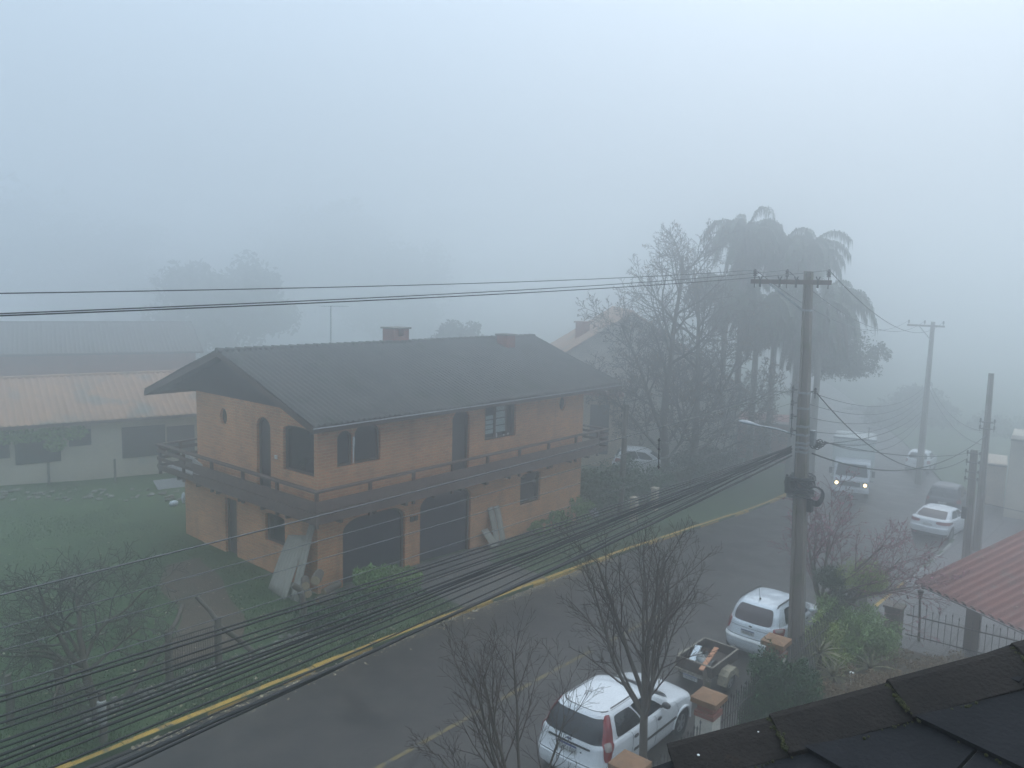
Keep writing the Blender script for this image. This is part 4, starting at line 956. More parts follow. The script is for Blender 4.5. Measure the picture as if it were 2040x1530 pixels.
for i, (q, py) in enumerate(zip(rk, (1186, 1252, 1297, 1368))):
    lb = ['first pale wire from the top of the insulator rack', 'second pale wire below the top of the insulator rack', 'third pale wire down from the insulator rack', 'lowest pale wire of the insulator rack'][i]
    run_left(lb + ' to the left edge', q, py, -.2, .45, .005 if i else .009, M['wire'], GS, 'wire', 'secondary_wire')
    line(lb + ' running right to the far pole', q + V((.3, -.2, 0)), p2b.lerp(p2t, .62) - Z_ * (.3 * i), .9, .009, M['cable'], 'far secondary wires', 'wire', 'secondary_wire')
sp = [on_y(1313 - k * .8, py, 7.0) for k, py in enumerate((877, 930))]
b = MB(); b.tube([sp[0] + Z_ * .04, sp[1] - Z_ * .04], .012, 6)
for k in range(4):
    q = sp[0].lerp(sp[1], k / 3); b.ball(q, (.02, .032, .022), 8, 5)
tag(b.build('wire_spacer', M['porcelain']), 'vertical spacer clipped to the pale wires, left of the pole', 'spacer')
GT = 'black telecom cables in the sagging bundle'
rgc = random.Random(8)
tele = [(1388, .010, -.1), (1398, .012, .0), (1428, .010, .1), (1442, .011, .05), (1453, .009, .2), (1478, .013, .0), (1490, .010, .15), (1505, .015, .1), (1516, .012, .2), (1528, .016, .0), (1545, .010, .3), (1572, .012, .2), (1610, .010, .1)]
for i, (py, r, yo) in enumerate(tele):
    p0 = onpole(pz(890) - .03 * (i % 7)) + V((-.2, .2 + .02 * (i % 3), 0))
    run_left('thin black telecom cable in the sagging bundle over the verge', p0, py, yo, .42 + rgc.uniform(-.06, .06) + .004 * i, r, M['cable'], GT, 'cable', 'telecom_cable', .004 if i % 3 else .009, i)
p0 = onpole(pz(909)) + V((-.2, .2, 0))
run_left('thickest black cable hanging lowest, crossing over the yellow kerb', p0, 1530, .1, .62, .024, M['cable'], None, 'cable', 'telecom_cable', .008, 77, px=215)
run_left('rope like bundled cable just above the thickest one', onpole(pz(900)) + V((-.2, .22, 0)), 1640, .2, .5, .017, M['cable'], None, 'cable', 'telecom_cable', .012, 78)
# drops to the right
line('heavy service cable swooping from the pole to the short pole', rk2, p4t + V((0, .2, -.35)), 1.15, .016, M['cable'], None, 'cable', 'service_cable')
line('service cable sagging low behind the pole towards the tall plain pole', onpole(pz(904)) + V((.15, -.2, 0)), p3b.lerp(p3t, .66), .95, .020, M['cable'], None, 'cable', 'service_cable')
for i, (f, sg, lb) in enumerate(((.47, .5, 'far telecom cable, uppermost of those leaving the clamps'), (.45, .8, 'far telecom cable, middle one leaving the clamps'), (.43, 1.1, 'far telecom cable, lowest of those leaving the clamps'))):
    line(lb, onpole(pz(890)) + V((.8, -.28, .03 * i)), p2b.lerp(p2t, f), sg, .013, M['cable'], 'telecom cables right of the pole', 'cable', 'telecom_cable')
line('house drop cable rising right from the clamps to the tall plain pole', onpole(pz(888)) + V((.85, -.3, 0)), p3b.lerp(p3t, .58), .35, .012, M['cable'], 'telecom cables right of the pole', 'cable', 'telecom_cable')
for i, (a, c) in enumerate(((.60, .68), (.57, .60))):
    line(('upper' if i == 0 else 'lower') + ' faint cable between the far pole and the tall plain pole', p2b.lerp(p2t, a + .05), p3b.lerp(p3t, c), .8, .014, M['cable'], 'faint cables between the far poles', 'cable', 'telecom_cable')
line('low cable from the tall plain pole down to the foggy right edge', p3b.lerp(p3t, .28), V((44, -6, .4)), .3, .012, M['cable'], None, 'cable', 'telecom_cable')
# ------------------------------------------------------------------ vehicles
class CarShape:
    """rings of a car body in plan, from the sill to the roof; local x forward, z up"""
    SEG = (10, 6, 26, 6, 10, 6, 26, 6)          # rear, corner, left, corner, front, corner, right, corner
    def __init__(s, keys, xcowl, bow_r=.07, bow_f=.13):
        s.k, s.xc, s.br, s.bf = keys, xcowl, bow_r, bow_f
    def par(s, v):
        i = min(int(v), len(s.k) - 2); t = v - i; return [lerp(a, b, t) for a, b in zip(s.k[i], s.k[i + 1])]
    def pt(s, v, q):
        zr, zf, xf, xr, b, r = s.par(v); q = q % 8; i = int(q); u = q - i; h = b - r
        if i == 0: x, y = xr, lerp(-h, h, u)
        elif i == 1: a = PI / 2 * u; x, y = xr + r - r * math.cos(a), h + r * math.sin(a)
        elif i == 2: x, y = lerp(xr + r, xf - r, u), b
        elif i == 3: a = PI / 2 * u; x, y = xf - r + r * math.sin(a), h + r * math.cos(a)
        elif i == 4: x, y = xf, lerp(h, -h, u)
        elif i == 5: a = PI / 2 * u; x, y = xf - r + r * math.cos(a), -h - r * math.sin(a)
        elif i == 6: x, y = lerp(xf - r, xr + r, u), -b
        else: a = PI / 2 * u; x, y = xr + r - r * math.sin(a), -h - r * math.cos(a)
        m = (xf + xr) / 2; half = (xf - xr) / 2; fx = (x - m) / half
        y *= 1 - .05 * fx * fx
        yy = (y / b) ** 2
        if x < m: x += s.br * yy * max(0, -fx) ** 3
        else: x -= s.bf * yy * max(0, fx) ** 3
        if abs(zf - zr) < 1e-4: z = zr
        else: z = lerp(zr, zf, sstep(s.xc - .3, max(xf, s.xc + .2), x) if zf < zr else sstep(s.xc - .3, xf, x))
        crown = .02 * (1 - yy) if v > len(s.k) - 2.2 else 0
        return V((x, y, z + crown))
    def nrm(s, v, q):
        e = .03; v0, v1 = max(0, v - e), min(len(s.k) - 1.001, v + e)
        a = s.pt(v1, q) - s.pt(v0, q); b = s.pt(v, q + e) - s.pt(v, q - e); n = b.cross(a)
        n.normalize(); p = s.pt(v, q)
        if n.dot(V((p.x * .2, p.y, max(.1, p.z - .6)))) < 0: n = -n
        return n
    def vz(s, z, rear=True):
        for i in range(len(s.k) - 1):
            a, b = s.k[i][0 if rear else 1], s.k[i + 1][0 if rear else 1]
            if a <= z <= b and b > a: return i + (z - a) / (b - a)
        return len(s.k) - 1.01
    def body(s):
        qs = []
        for i, n in enumerate(s.SEG): qs += [i + k / n for k in range(n)]
        vs = []; 
        for i in range(len(s.k) - 1): vs += [i + t / 4 for t in range(4)]
        vs.append(len(s.k) - 1 - 1e-6)
        mb = MB(); n = len(qs); pts = [s.pt(v, q) for v in vs for q in qs]; K = len(vs)
        fs = [(k * n + j, k * n + (j + 1) % n, (k + 1) * n + (j + 1) % n, (k + 1) * n + j) for k in range(K - 1) for j in range(n)]
        c0 = len(pts); pts += [sum((pts[j] for j in range(n)), V()) / n, sum((pts[(K - 1) * n + j] for j in range(n)), V()) / n]
        fs += [(c0, (j + 1) % n, j) for j in range(n)] + [(c0 + 1, (K - 1) * n + j, (K - 1) * n + (j + 1) % n) for j in range(n)]
        return mb.add(pts, fs)
    def patch(s, mb, v0, v1, q0, q1, off=.006, nv=8, nq=16, rnd=.06, p=6, edge=True):
        rows = []
        for i in range(nv + 1):
            a = 2 * i / nv - 1; row = []
            for j in range(nq + 1):
                b = 2 * j / nq - 1
                aa = a * (1 - rnd * abs(b) ** p); bb = b * (1 - rnd * abs(a) ** p)
                v, q = lerp(v0, v1, (aa + 1) / 2), lerp(q0, q1, (bb + 1) / 2)
                row.append(s.pt(v, q) + s.nrm(v, q) * off)
            rows.append(row)
        mb.grid(rows)
        if edge:                                   # a rim back to the body gives the patch its thickness
            ring = rows[0] + [r[-1] for r in rows[1:]] + rows[-1][::-1][1:] + [r[0] for r in rows[::-1][1:-1]]
            inn = []
            for p_ in ring: inn.append(V((p_.x * .992, p_.y * .992, p_.z - .002)))
            n = len(ring); mb.add(ring + inn, [(i, (i + 1) % n, n + (i + 1) % n, n + i) for i in range(n)])
def wheel(par, x, y, r, side, rim=True):
    w_ = .19; o = V((x, y, r)); ax = V((0, side, 0))
    prof = [(r * .62, -w_), (r * .93, -w_), (r, -w_ * .82), (r, -w_ * .18), (r * .93, 0), (r * .66, 0), (r * .64, -.02)]
    b = MB(); b.lathe(o, prof, 28, ax); t = b.build('wheel', M['rubber'], par, smooth=40, local=True)
    b = MB(); b.lathe(o, [(.02, -.05), (r * .64, -.05), (r * .64, -.012), (r * .58, -.012), (r * .55, -.03), (r * .16, -.03), (r * .12, -.015), (.01, -.012)], 24, ax)
    n = 5; a0 = V((1, 0, 0))
    for k in range(n):
        an = 2 * PI * k / n; d = V((math.cos(an), 0, math.sin(an))); b.bar(o + d * r * .1 + ax * -.018, o + d * r * .58 + ax * -.02, r * .22, .02, up=ax)
    b.build('rim', M['steel'], t, smooth=40, local=True)
def text_mesh(txt, size, name, mt, par, mtx, font_w=1.0):
    cu = bpy.data.curves.new(name, 'FONT'); cu.body = txt; cu.size = size; cu.align_x = 'CENTER'; cu.align_y = 'CENTER'; cu.extrude = .001; cu.resolution_u = 2
    to = bpy.data.objects.new(name, cu); COL.objects.link(to)
    me = bpy.data.meshes.new_from_object(to.evaluated_get(bpy.context.evaluated_depsgraph_get())); bpy.data.objects.remove(to)
    me.transform(mtx); me.materials.append(mt); o = bpy.data.objects.new(name, me); COL.objects.link(o); o.parent = par; return o
def plate(par, x, z, tilt, txt, w_=.40, h=.13, y=0):
    Mx = Matrix.Translation((x, y, z)) @ Matrix(((0, 0, -1, 0), (-1, 0, 0, 0), (0, 1, 0, 0), (0, 0, 0, 1))) @ Matrix.Rotation(tilt, 4, 'X')
    b = MB(); b.box((0, 0, 0), (w_, h, .012)); b.v = [tuple(Mx @ V(p)) for p in b.v]; pl = b.build('number_plate', M['plate'], par, local=True)
    b = MB(); b.box((0, h * .38, .007), (w_ * .985, h * .21, .004)); b.v = [tuple(Mx @ V(p)) for p in b.v]; b.build('plate_band', M['plate_blue'], pl, local=True)
    if txt: text_mesh(txt, h * .74, 'lettering', M['ink'], pl, Mx @ Matrix.Translation((0, -h * .13, .008)) @ Matrix.Scale(.88 * w_ / .40, 4, (1, 0, 0)))
def boolean_cut(o, cutters):
    for c in cutters:
        md = o.modifiers.new('cut', 'BOOLEAN'); md.operation = 'DIFFERENCE'; md.object = c; md.solver = 'EXACT'
    me = bpy.data.meshes.new_from_object(o.evaluated_get(bpy.context.evaluated_depsgraph_get()))
    if len(me.polygons) > 50: o.modifiers.clear(); o.data = me
    else: o.modifiers.clear()
    for c in cutters: bpy.data.objects.remove(c)
    me.polygons.foreach_set('use_smooth', [True] * len(me.polygons)); me.set_sharp_from_angle(angle=rad(38))
def make_car(name, label, loc, rz, tilt, cs, paint, glass, wheels, wr, W, lights, group, cat='car', detail=True, fine=False):
    t = thing(name, label, cat, loc, rz, group); t.rotation_euler = (0, tilt, rz)
    bo = cs.body().build('body', paint, t, smooth=38, local=True, fixn=True)
    cut = []; ln = MB()
    for x in wheels:
        for sd_ in (-1, 1):
            b = MB(); b.cyl((x, sd_ * (W / 2 - .26), wr + .01), (x, sd_ * (W / 2 + .2), wr + .01), wr + .065, n=28)
            c = b.build('cutter', paint, None, fixn=True); cut.append(c)
            ln = MB(); ln.lathe((x, sd_ * (W / 2 - .05), wr + .01), [(wr + .06, 0), (wr + .06, -.2), (.02, -.205)], 28, (0, sd_, 0)); ln.build('wheel_arch', M['black'], t, smooth=60, local=True)
    for c in cut: c.parent = t
    bpy.context.view_layer.update(); boolean_cut(bo, cut)
    
    for x in wheels:
        for sd_ in (-1, 1): wheel(t, x, sd_ * (W / 2 - .035), wr, sd_)
    return t, bo
slope = lambda x, rz=0: math.atan(-(road_z(x + 2) - road_z(x - 2)) / 4) * math.cos(rz)
HATCH = [  # z rear, z front, x front, x rear, half width, corner radius
    (.17, .17, 1.80, -1.84, .74, .16), (.27, .26, 1.90, -1.93, .80, .20), (.40, .38, 1.95, -1.955, .83, .23), (.53, .50, 1.96, -1.96, .842, .25), (.575, .56, 1.945, -1.925, .845, .25),
    (.74, .68, 1.92, -1.885, .842, .27), (.90, .77, 1.82, -1.86, .825, .28), (.945, .82, 1.70, -1.845, .80, .28), (.975, .975, .98, -1.835, .765, .30),
    (1.19, 1.19, .56, -1.735, .705, .25), (1.385, 1.385, .10, -1.60, .592, .22), (1.435, 1.435, -.05, -1.52, .52, .24), (1.462, 1.462, -.30, -1.25, .36, .2), (1.468, 1.468, -.55, -1.0, .12, .1)]
def hatch_details(t, cs, glass, W, plate_txt, fiesta=True, tall=True):
    z = cs.vz
    g = MB(); cs.patch(g, z(.96), z(1.365), .0 if not fiesta else -.62, 1.0 if not fiesta else 1.62, .006, 8, 20, .04); g.build('rear_window', glass, t, smooth=50, local=True)
    g = MB(); cs.patch(g, z(.995, 0), z(1.37, 0), 3.45, 5.55, .006, 8, 20, .04); g.build('windscreen', glass, t, smooth=50, local=True)
    for a, b in ((2, 1), (6, -1)):
        for u0, u1 in ((.09, .50), (.525, .90)):
            q0, q1 = (a + u0, a + u1) if b > 0 else (a + 1 - u1, a + 1 - u0)
            g = MB(); cs.patch(g, z(.99, 0), z(1.36, 0), q0, q1, .006, 6, 12, .07); g.build('side_window', glass, t, smooth=50, local=True)
    seam = MB()
    for a, b in ((2, 1), (6, -1)):
        for u in (.235, .515, .80):
            uu = u if b > 0 else 1 - u; cs.patch(seam, z(.34), z(.985), a + uu - .0022, a + uu + .0022, .0025, 16, 1, 0, edge=False)
        for zz in (.985,): cs.patch(seam, z(zz, 0) - .02, z(zz, 0) + .02, a + .06, a + .92, .003, 1, 20, 0, edge=False)
    for q in (-.80, 1.80): cs.patch(seam, z(.57), z(1.40), q - .012, q + .012, .0025, 12, 1, 0, edge=False)
    cs.patch(seam, z(.553), z(.565), -1.0, 2.0, .003, 1, 20, 0, edge=False)
    for q0, q1 in ((2.03, 2.97), (6.03, 6.97)): cs.patch(seam, z(1.428, 0), z(1.443, 0), q0, q1, .003, 1, 20, 0, edge=False)
    cs.patch(seam, z(1.43), z(1.437), -.9, 1.9, .003, 1, 14, 0, edge=False)
    seam.build('panel_gaps', M['black'], t, local=True)
    for q0, q1 in ((2.25, 2.77), (6.23, 6.75)): sk = MB(); cs.patch(sk, z(.555), z(.61), q0, q1, .014, 2, 16, .02); sk.build('side_moulding', M['iron'], t, smooth=40, local=True)
    for a, us in ((2, (.27, .55)), (6, (.73, .45))):
        for u in us:
            p = cs.pt(z(.84), a + u); n = cs.nrm(z(.84), a + u); hb = MB(); hb.ball(p + n * .012, (.085, .022, .035), 12, 6); hb.build('door_handle', M['iron'], t, smooth=60, local=True)
    for sgn, a, u in ((1, 2, .865), (-1, 6, .135)):
        p = cs.pt(z(.99, 0), a + u); mm = MB(); mm.ball(p + V((.02, sgn * .12, .06)), (.075, .10, .065), 12, 8); mm.bar(p, p + V((.02, sgn * .08, .04)), .05, .04); mm.build('mirror', M['iron'], t, smooth=60, local=True)
if True:
    cs = CarShape(HATCH, .9, .05)
    X0, Y0 = 14.42, 8.62
    t, bo = make_car('hatchback_car', 'near white hatchback with tall red tail lamps behind the leafless tree', (X0, Y0, road_z(X0) + .045), 0, slope(X0), cs, M['car_white'], M['car_glass'], (-1.27, 1.22), .295, 1.68, None, 'parked cars')
    hatch_details(t, cs, M['car_glass'], 1.68, 'MLC1101')
    z = cs.vz
    for q0, q1 in ((1.52, 2.02), (6.98, 7.48)):
        lm = MB(); cs.patch(lm, z(.68), z(1.40), q0, q1, .014, 16, 8, .16, 4); lo_ = lm.build('tail_light', M['tail_red'], t, smooth=60, local=True)
        cl = MB(); cs.patch(cl, z(.86), z(1.0), q0 + .07, q1 - .07, .021, 4, 8, .10, 4); cl.build('lens', M['tail_clear'], lo_, smooth=60, local=True)
    pb = MB(); cs.patch(pb, z(.835), z(.87), .03, .97, .010, 2, 12, .02); pb.build('plate_recess', M['black'], t, smooth=40, local=True)
    p = cs.pt(z(.76), .5); plate(t, p.x - .02, .755, rad(-8), 'MLC1101', .46, .16, .02)
    eb = MB(); p = cs.pt(z(.915), .5); eb.lathe((p.x + .002, 0, .915), [(.062, -.01), (.062, .006), (.05, .010), (.01, .011)], 24, (-1, 0, -.12)); eb.v = [(a, b * 1.0, .915 + (c - .915) * .5) for a, b, c in eb.v]; be = eb.build('badge', M['oval_blue'], t, smooth=40, local=True)
    eb = MB(); R_ = [(p.x - .009, .062 * math.cos(a), .915 + .031 * math.sin(a)) for a in [2 * PI * k / 24 for k in range(25)]]; eb.tube(R_, .004, 5, cap=False); eb.build('badge_ring', M['chrome'], be, local=True)
    kb = MB(); p = cs.pt(z(.76), .1); kb.ball((p.x - .008, -.30, .75), (.01, .018, .018), 10, 6); kb.build('lock', M['iron'], t, smooth=60, local=True)
    sp = MB(); cs.patch(sp, z(1.355), z(1.425), -.45, 1.45, .03, 4, 16, .03); sp.build('roof_spoiler', M['car_white'], t, smooth=50, local=True)
    wp = MB(); p = cs.pt(z(.985), .5); wp.box((p.x - .012, .0, .985), (.03, .10, .03)); wp.tube([(p.x - .02, 0, .99), (cs.pt(z(1.05), .9).x - .016, .38, 1.045)], .008, 5); wp.build('rear_wiper', M['black'], t, local=True)
    for x in (-1.27, 1.22):
        for sd_ in (-1, 1):
            ring = [V((x + .375 * math.cos(a), sd_ * (.842 - .03 * abs(math.cos(a))), .305 + .375 * math.sin(a))) for a in [PI * k / 16 for k in range(17)]]
            fl = MB(); fl.tube(ring, .030, 8); fl.build('arch_flare', M['car_white'], t, smooth=60, local=True)
    for q0, q1 in ((3.25, 3.98), (5.02, 5.75)): hl = MB(); cs.patch(hl, z(.60, 0), z(.745, 0), q0, q1, .006, 4, 8, .1); hl.build('headlight', M['tail_clear'], t, smooth=60, local=True)
    t.scale = (1.075, 1.055, 1.055)
# second hatchback: taller, rounder, roof rails and a whip aerial
MPV = [(.18, .18, 1.84, -1.86, .76, .24), (.30, .28, 1.94, -1.96, .81, .30), (.46, .42, 1.98, -2.0, .835, .34), (.58, .54, 1.985, -2.0, .84, .34), (.62, .58, 1.97, -1.94, .842, .34),
       (.80, .72, 1.95, -1.90, .84, .36), (.97, .82, 1.85, -1.86, .825, .37), (1.01, .87, 1.74, -1.84, .80, .36), (1.03, 1.03, 1.12, -1.82, .77, .32), (1.30, 1.30, .66, -1.70, .71, .27), (1.50, 1.50, .22, -1.52, .63, .24), (1.56, 1.56, .05, -1.42, .56, .24), (1.59, 1.59, -.2, -1.1, .36, .2), (1.60, 1.60, -.5, -.9, .12, .1)]
cs = CarShape(MPV, 1.05, .10); X0, Y0 = 22.75, 8.32
t, bo = make_car('hatchback_car', 'white compact car with roof rails parked beside the utility pole', (X0, Y0, road_z(X0) + .045), rad(-1.5), slope(X0), cs, M['car_silver'], M['car_glass_hazy'], (-1.3, 1.28), .30, 1.69, None, 'parked cars')
z = cs.vz
g = MB(); cs.patch(g, z(1.04), z(1.47), -.30, 1.30, .008, 10, 20, .10, 5); g.build('rear_window', M['car_glass_hazy'], t, smooth=50, local=True)
g = MB(); cs.patch(g, z(1.06, 0), z(1.48, 0), 3.45, 5.55, .006, 8, 20, .04); g.build('windscreen', M['car_glass'], t, smooth=50, local=True)
for a, b in ((2, 1), (6, -1)):
    for u0, u1 in ((.12, .50), (.525, .90)):
        q0, q1 = (a + u0, a + u1) if b > 0 else (a + 1 - u1, a + 1 - u0)
        g = MB(); cs.patch(g, z(1.05, 0), z(1.47, 0), q0, q1, .006, 6, 12, .07); g.build('side_window', M['car_glass'], t, smooth=50, local=True)
g = MB()
for q0, q1 in ((1.35, 2.03), (6.97, 7.65)):
    g = MB(); cs.patch(g, z(.70), z(1.02), q0, q1, .012, 8, 8, .2, 4); lo_ = g.build('tail_light', M['tail_red'], t, smooth=60, local=True)
    g = MB(); cs.patch(g, z(.93), z(1.005), q0 + .1, q1 - .1, .018, 3, 6, .1, 4); g.build('lens', M['tail_clear'], lo_, smooth=60, local=True)
for sd_ in (-1, 1):
    g = MB(); pts = [V((x, sd_ * .565, zz)) for x, zz in ((-1.40, 1.535), (-1.33, 1.585), (-.7, 1.60), (-.1, 1.585), (.05, 1.55))]; g.tube(pts, .022, 6); g.build('roof_rail', M['iron'], t, smooth=60, local=True)
g = MB(); cs.patch(g, z(.555), z(.615), -.95, 1.95, .012, 3, 24, .03); g.build('bumper_highlight', M['white_paint'], t, smooth=50, local=True)  # white strip paints the bright highlight along the bumper
def gap(*a):
    g = MB(); cs.patch(g, *a, 0, edge=False); g.build('panel_gap', M['black'], t, local=True)
for q in (-.78, 1.78): gap(z(.64), z(1.50), q - .012, q + .012, .0025, 12, 1)
gap(z(.885), z(.897), -.7, 1.7, .003, 1, 14); gap(z(.63), z(.645), -.95, 1.95, .003, 1, 14)
for a, b in ((2, 1), (6, -1)):
    for u in (.25, .515, .82):
        uu = u if b > 0 else 1 - u; gap(z(.36), z(1.04), a + uu - .0022, a + uu + .0022, .0025, 12, 1)
p = cs.pt(z(.78), .5); plate(t, p.x - .012, .775, rad(-4), 'IKE0219', .40, .13, .05)
g = MB(); g.lathe((cs.pt(z(.95), .5).x - .003, 0, .95), [(.06, -.01), (.055, .006), (.01, .008)], 16, (-1, 0, 0)); g.v = [(a, b, .95 + (c - .95) * .45) for a, b, c in g.v]; g.build('badge', M['chrome'], t, smooth=40, local=True)
g = MB(); g.ball((-1.22, .05, 1.61), (.05, .03, .025), 10, 6); g.tube([(-1.22, .05, 1.62), (-1.38, .05, 2.02)], [.008, .004], 5); g.build('aerial', M['black'], t, smooth=60, local=True)
for u in (.29, .57): p = cs.pt(z(.92), 7 - u); g = MB(); g.ball(p + V((0, -.012, 0)), (.09, .02, .03), 10, 6); g.build('door_handle', M['iron'], t, smooth=60, local=True)
for sgn, q in ((1, 2.86), (-1, 6.14)):
    p = cs.pt(z(1.05, 0), q); g = MB(); g.ball(p + V((.02, sgn * .11, .05)), (.07, .10, .07), 12, 8); g.build('mirror', M['car_silver'], t, smooth=60, local=True)
# white saloon with open boot shape
SEDAN = [(.20, .20, 2.18, -2.22, .80, .24), (.33, .30, 2.28, -2.30, .87, .32), (.50, .45, 2.33, -2.33, .905, .36), (.62, .56, 2.33, -2.33, .91, .36), (.66, .60, 2.31, -2.29, .912, .36),
         (.82, .72, 2.27, -2.26, .91, .38), (.95, .80, 2.16, -2.24, .89, .38), (.99, .85, 2.02, -2.20, .86, .36), (1.01, 1.01, 1.05, -1.95, .82, .30), (1.20, 1.20, .70, -1.62, .75, .26), (1.36, 1.36, .28, -1.22, .66, .24), (1.40, 1.40, .1, -1.1, .58, .24), (1.425, 1.425, -.1, -.9, .36, .2), (1.43, 1.43, -.3, -.6, .12, .1)]
def far_car(name, label, loc, rz, keys, xc, paint, glass, wheels, W, lamp_z, lamp_q, win_z, group, txt=False, rails=False):
    cs = CarShape(keys, xc); t, bo = make_car(name, label, loc, rz, slope(loc[0], rz), cs, paint, glass, wheels, .32, W, None, group); z = cs.vz
    g = MB(); cs.patch(g, z(win_z[0]), z(win_z[1]), -.40, 1.40, .008, 8, 16, .06); g.build('rear_window', glass, t, smooth=50, local=True)
    g = MB(); cs.patch(g, z(win_z[0], 0), z(win_z[1], 0), 3.45, 5.55, .008, 8, 16, .04); g.build('windscreen', M['car_glass'], t, smooth=50, local=True)
    for a, b in ((2, 1), (6, -1)):
        for u0, u1 in ((.10, .49), (.515, .90)):
            q0, q1 = (a + u0, a + u1) if b > 0 else (a + 1 - u1, a + 1 - u0)
            g = MB(); cs.patch(g, z(win_z[0], 0), z(win_z[1], 0), q0, q1, .008, 6, 12, .07); g.build('side_window', M['car_glass'], t, smooth=50, local=True)
    for q0, q1 in (lamp_q, (8 - lamp_q[1] + 1, 8 - lamp_q[0] + 1)):
        g = MB(); cs.patch(g, z(lamp_z[0]), z(lamp_z[1]), q0, q1, .012, 5, 12, .12, 4); g.build('tail_light', M['tail_red'], t, smooth=60, local=True)
    g = MB(); p = cs.pt(z(lamp_z[0] - .04), .5); g.box((p.x - .01, 0, lamp_z[0] - .05), (.02, .42, .12)); g.build('number_plate', M['plate'], t, local=True)
    g = MB(); cs.patch(g, z(.20), z(.36), -.8, 1.8, .01, 3, 16, .05); g.build('bumper_skirt', M['black'], t, smooth=50, local=True)
    for sgn, q in ((1, 2.86), (-1, 6.14)):
        p = cs.pt(z(win_z[0], 0), q); g = MB(); g.ball(p + V((.02, sgn * .12, .05)), (.08, .11, .07), 12, 8); g.build('mirror', paint, t, smooth=60, local=True)
    return t
SUV = [(a * 1.12, b * 1.1, c * 1.08, d * 1.08, e * 1.07, f) for a, b, c, d, e, f in MPV]
far_car('saloon_car', 'white saloon with red tail lamps in front of a dark car', (43.75, 7.95, road_z(43.75) + .045), rad(-5), SEDAN, 1.0, M['car_white'], M['car_glass_hazy'], (-1.38, 1.42), 1.82, (.80, .94), (.86, 2.1), (1.03, 1.33), 'parked cars')
far_car('estate_car', 'dark car parked nose on beyond the white saloon', (49.4, 8.75, road_z(49.4) + .045), rad(2), SUV, 1.15, M['car_dark'], M['car_glass'], (-1.4, 1.4), 1.8, (.92, 1.1), (1.3, 2.03), (1.17, 1.62), 'parked cars')
far_car('hatchback_car', 'distant white hatchback fading into fog at the bend', (64.0, 13.35, road_z(64) + .045), rad(3), MPV, 1.05, M['car_white'], M['car_glass'], (-1.3, 1.28), 1.69, (.74, .98), (1.35, 2.03), (1.06, 1.45), 'parked cars')
q = at_dist(1287, 878, 47.5)
far_car('hatchback_car', 'white car under the trees beside the pale gabled house', (q.x, q.y, gz(q.x, q.y) + .25), rad(-60), MPV, 1.05, M['car_white'], M['car_glass'], (-1.3, 1.28), 1.69, (.74, .98), (1.35, 2.03), (1.06, 1.45), 'parked cars')
# oncoming box truck with lit headlamps
tx, ty = 49.6, 14.1; trz = PI + rad(15)
t = thing('box_truck', 'oncoming white box truck with both headlamps lit', 'truck', (tx, ty, road_z(tx) + .045), trz); t.rotation_euler = (0, slope(tx) * -1, trz)
def tprism(pts, y0, y1, nm, mt, par=t, bv=.03):   # side profile in x,z
    b = MB(); b.prism(pts, (0, y0, 0), (1, 0, 0), (0, 0, 1), (0, y1 - y0, 0)); return b.build(nm, mt, par, local=True, bevel=bv, fixn=True)
cab = tprism([(-.05, .55), (1.62, .55), (1.70, .75), (1.68, 1.15), (1.60, 1.32), (1.30, 2.12), (1.15, 2.22), (-.05, 2.26)], -1.0, 1.0, 'cab', M['truck_cab'], bv=.07)
b = MB(); d = V((1.30 - 1.60, 0, 2.12 - 1.32)); n = V((.8, 0, .3)).normalized() * .012; o_ = V((1.60, 0, 1.32)); a0, a1 = o_ + d * .08 + n, o_ + d * .94 + n
b.add([a0 + V((0, -.88, 0)), a0 + V((0, .88, 0)), a1 + V((0, .78, 0)), a1 + V((0, -.78, 0))], [(0, 1, 2, 3)]); b.build('windscreen', M['window_dark'], t, local=True)
for s in (-1, 1):
    b = MB(); b.prism([(.25, 1.35), (1.42, 1.35), (1.18, 2.02), (.25, 2.05)], (0, s * 1.006, 0), (1, 0, 0), (0, 0, 1), (0, s * .006, 0)); b.build('side_window', M['window_dark'], t, local=True)
    b = MB(); b.box((1.55, s * 1.17, 1.62), (.07, .17, .36)); b.bar((1.45, s * .99, 1.78), (1.55, s * 1.15, 1.72), .025, .025); b.build('mirror', M['black'], t, local=True, bevel=.01)
    b = MB(); b.lathe((1.695, s * .78, .93), [(.105, -.03), (.105, .01), (.08, .03), (.0, .035)], 16, (1, 0, 0)); b.build('headlight', M['lamp_on'], t, local=True, smooth=50)
    b = MB(); b.lathe((1.688, s * .78, .93), [(.175, -.03), (.175, .01), (.13, .012)], 16, (1, 0, 0)); b.build('lamp_bezel', M['black'], t, local=True)
    for x in (.95, -3.3): wheel(t, x, s * .98, .42, s)
b = MB(); b.box((1.70, 0, .93), (.03, 1.02, .26)); 
for k in range(4): b.box((1.722, 0, .84 + .06 * k), (.015, .98, .022))
b.build('grille', M['black'], t, local=True)
b = MB(); b.box((1.72, 0, .58), (.16, 2.06, .26)); b.build('bumper', M['truck_cab'], t, local=True, bevel=.03)
b = MB(); b.box((1.80, 0, .58), (.02, .40, .13)); b.build('number_plate', M['plate'], t, local=True)
b = MB(); b.box((-2.1, 0, .70), (4.6, .9, .22)); b.box((-.1, 0, .6), (.5, 1.7, .3)); b.box((-4.3, 0, .55), (.12, 2.0, .14)); b.build('chassis', M['iron'], t, local=True)
b = MB(); b.span(-4.5, -.22, -1.20, 1.20, .88, 3.45); bx = b.build('box_body', M['truck_white'], t, local=True, bevel=.04)
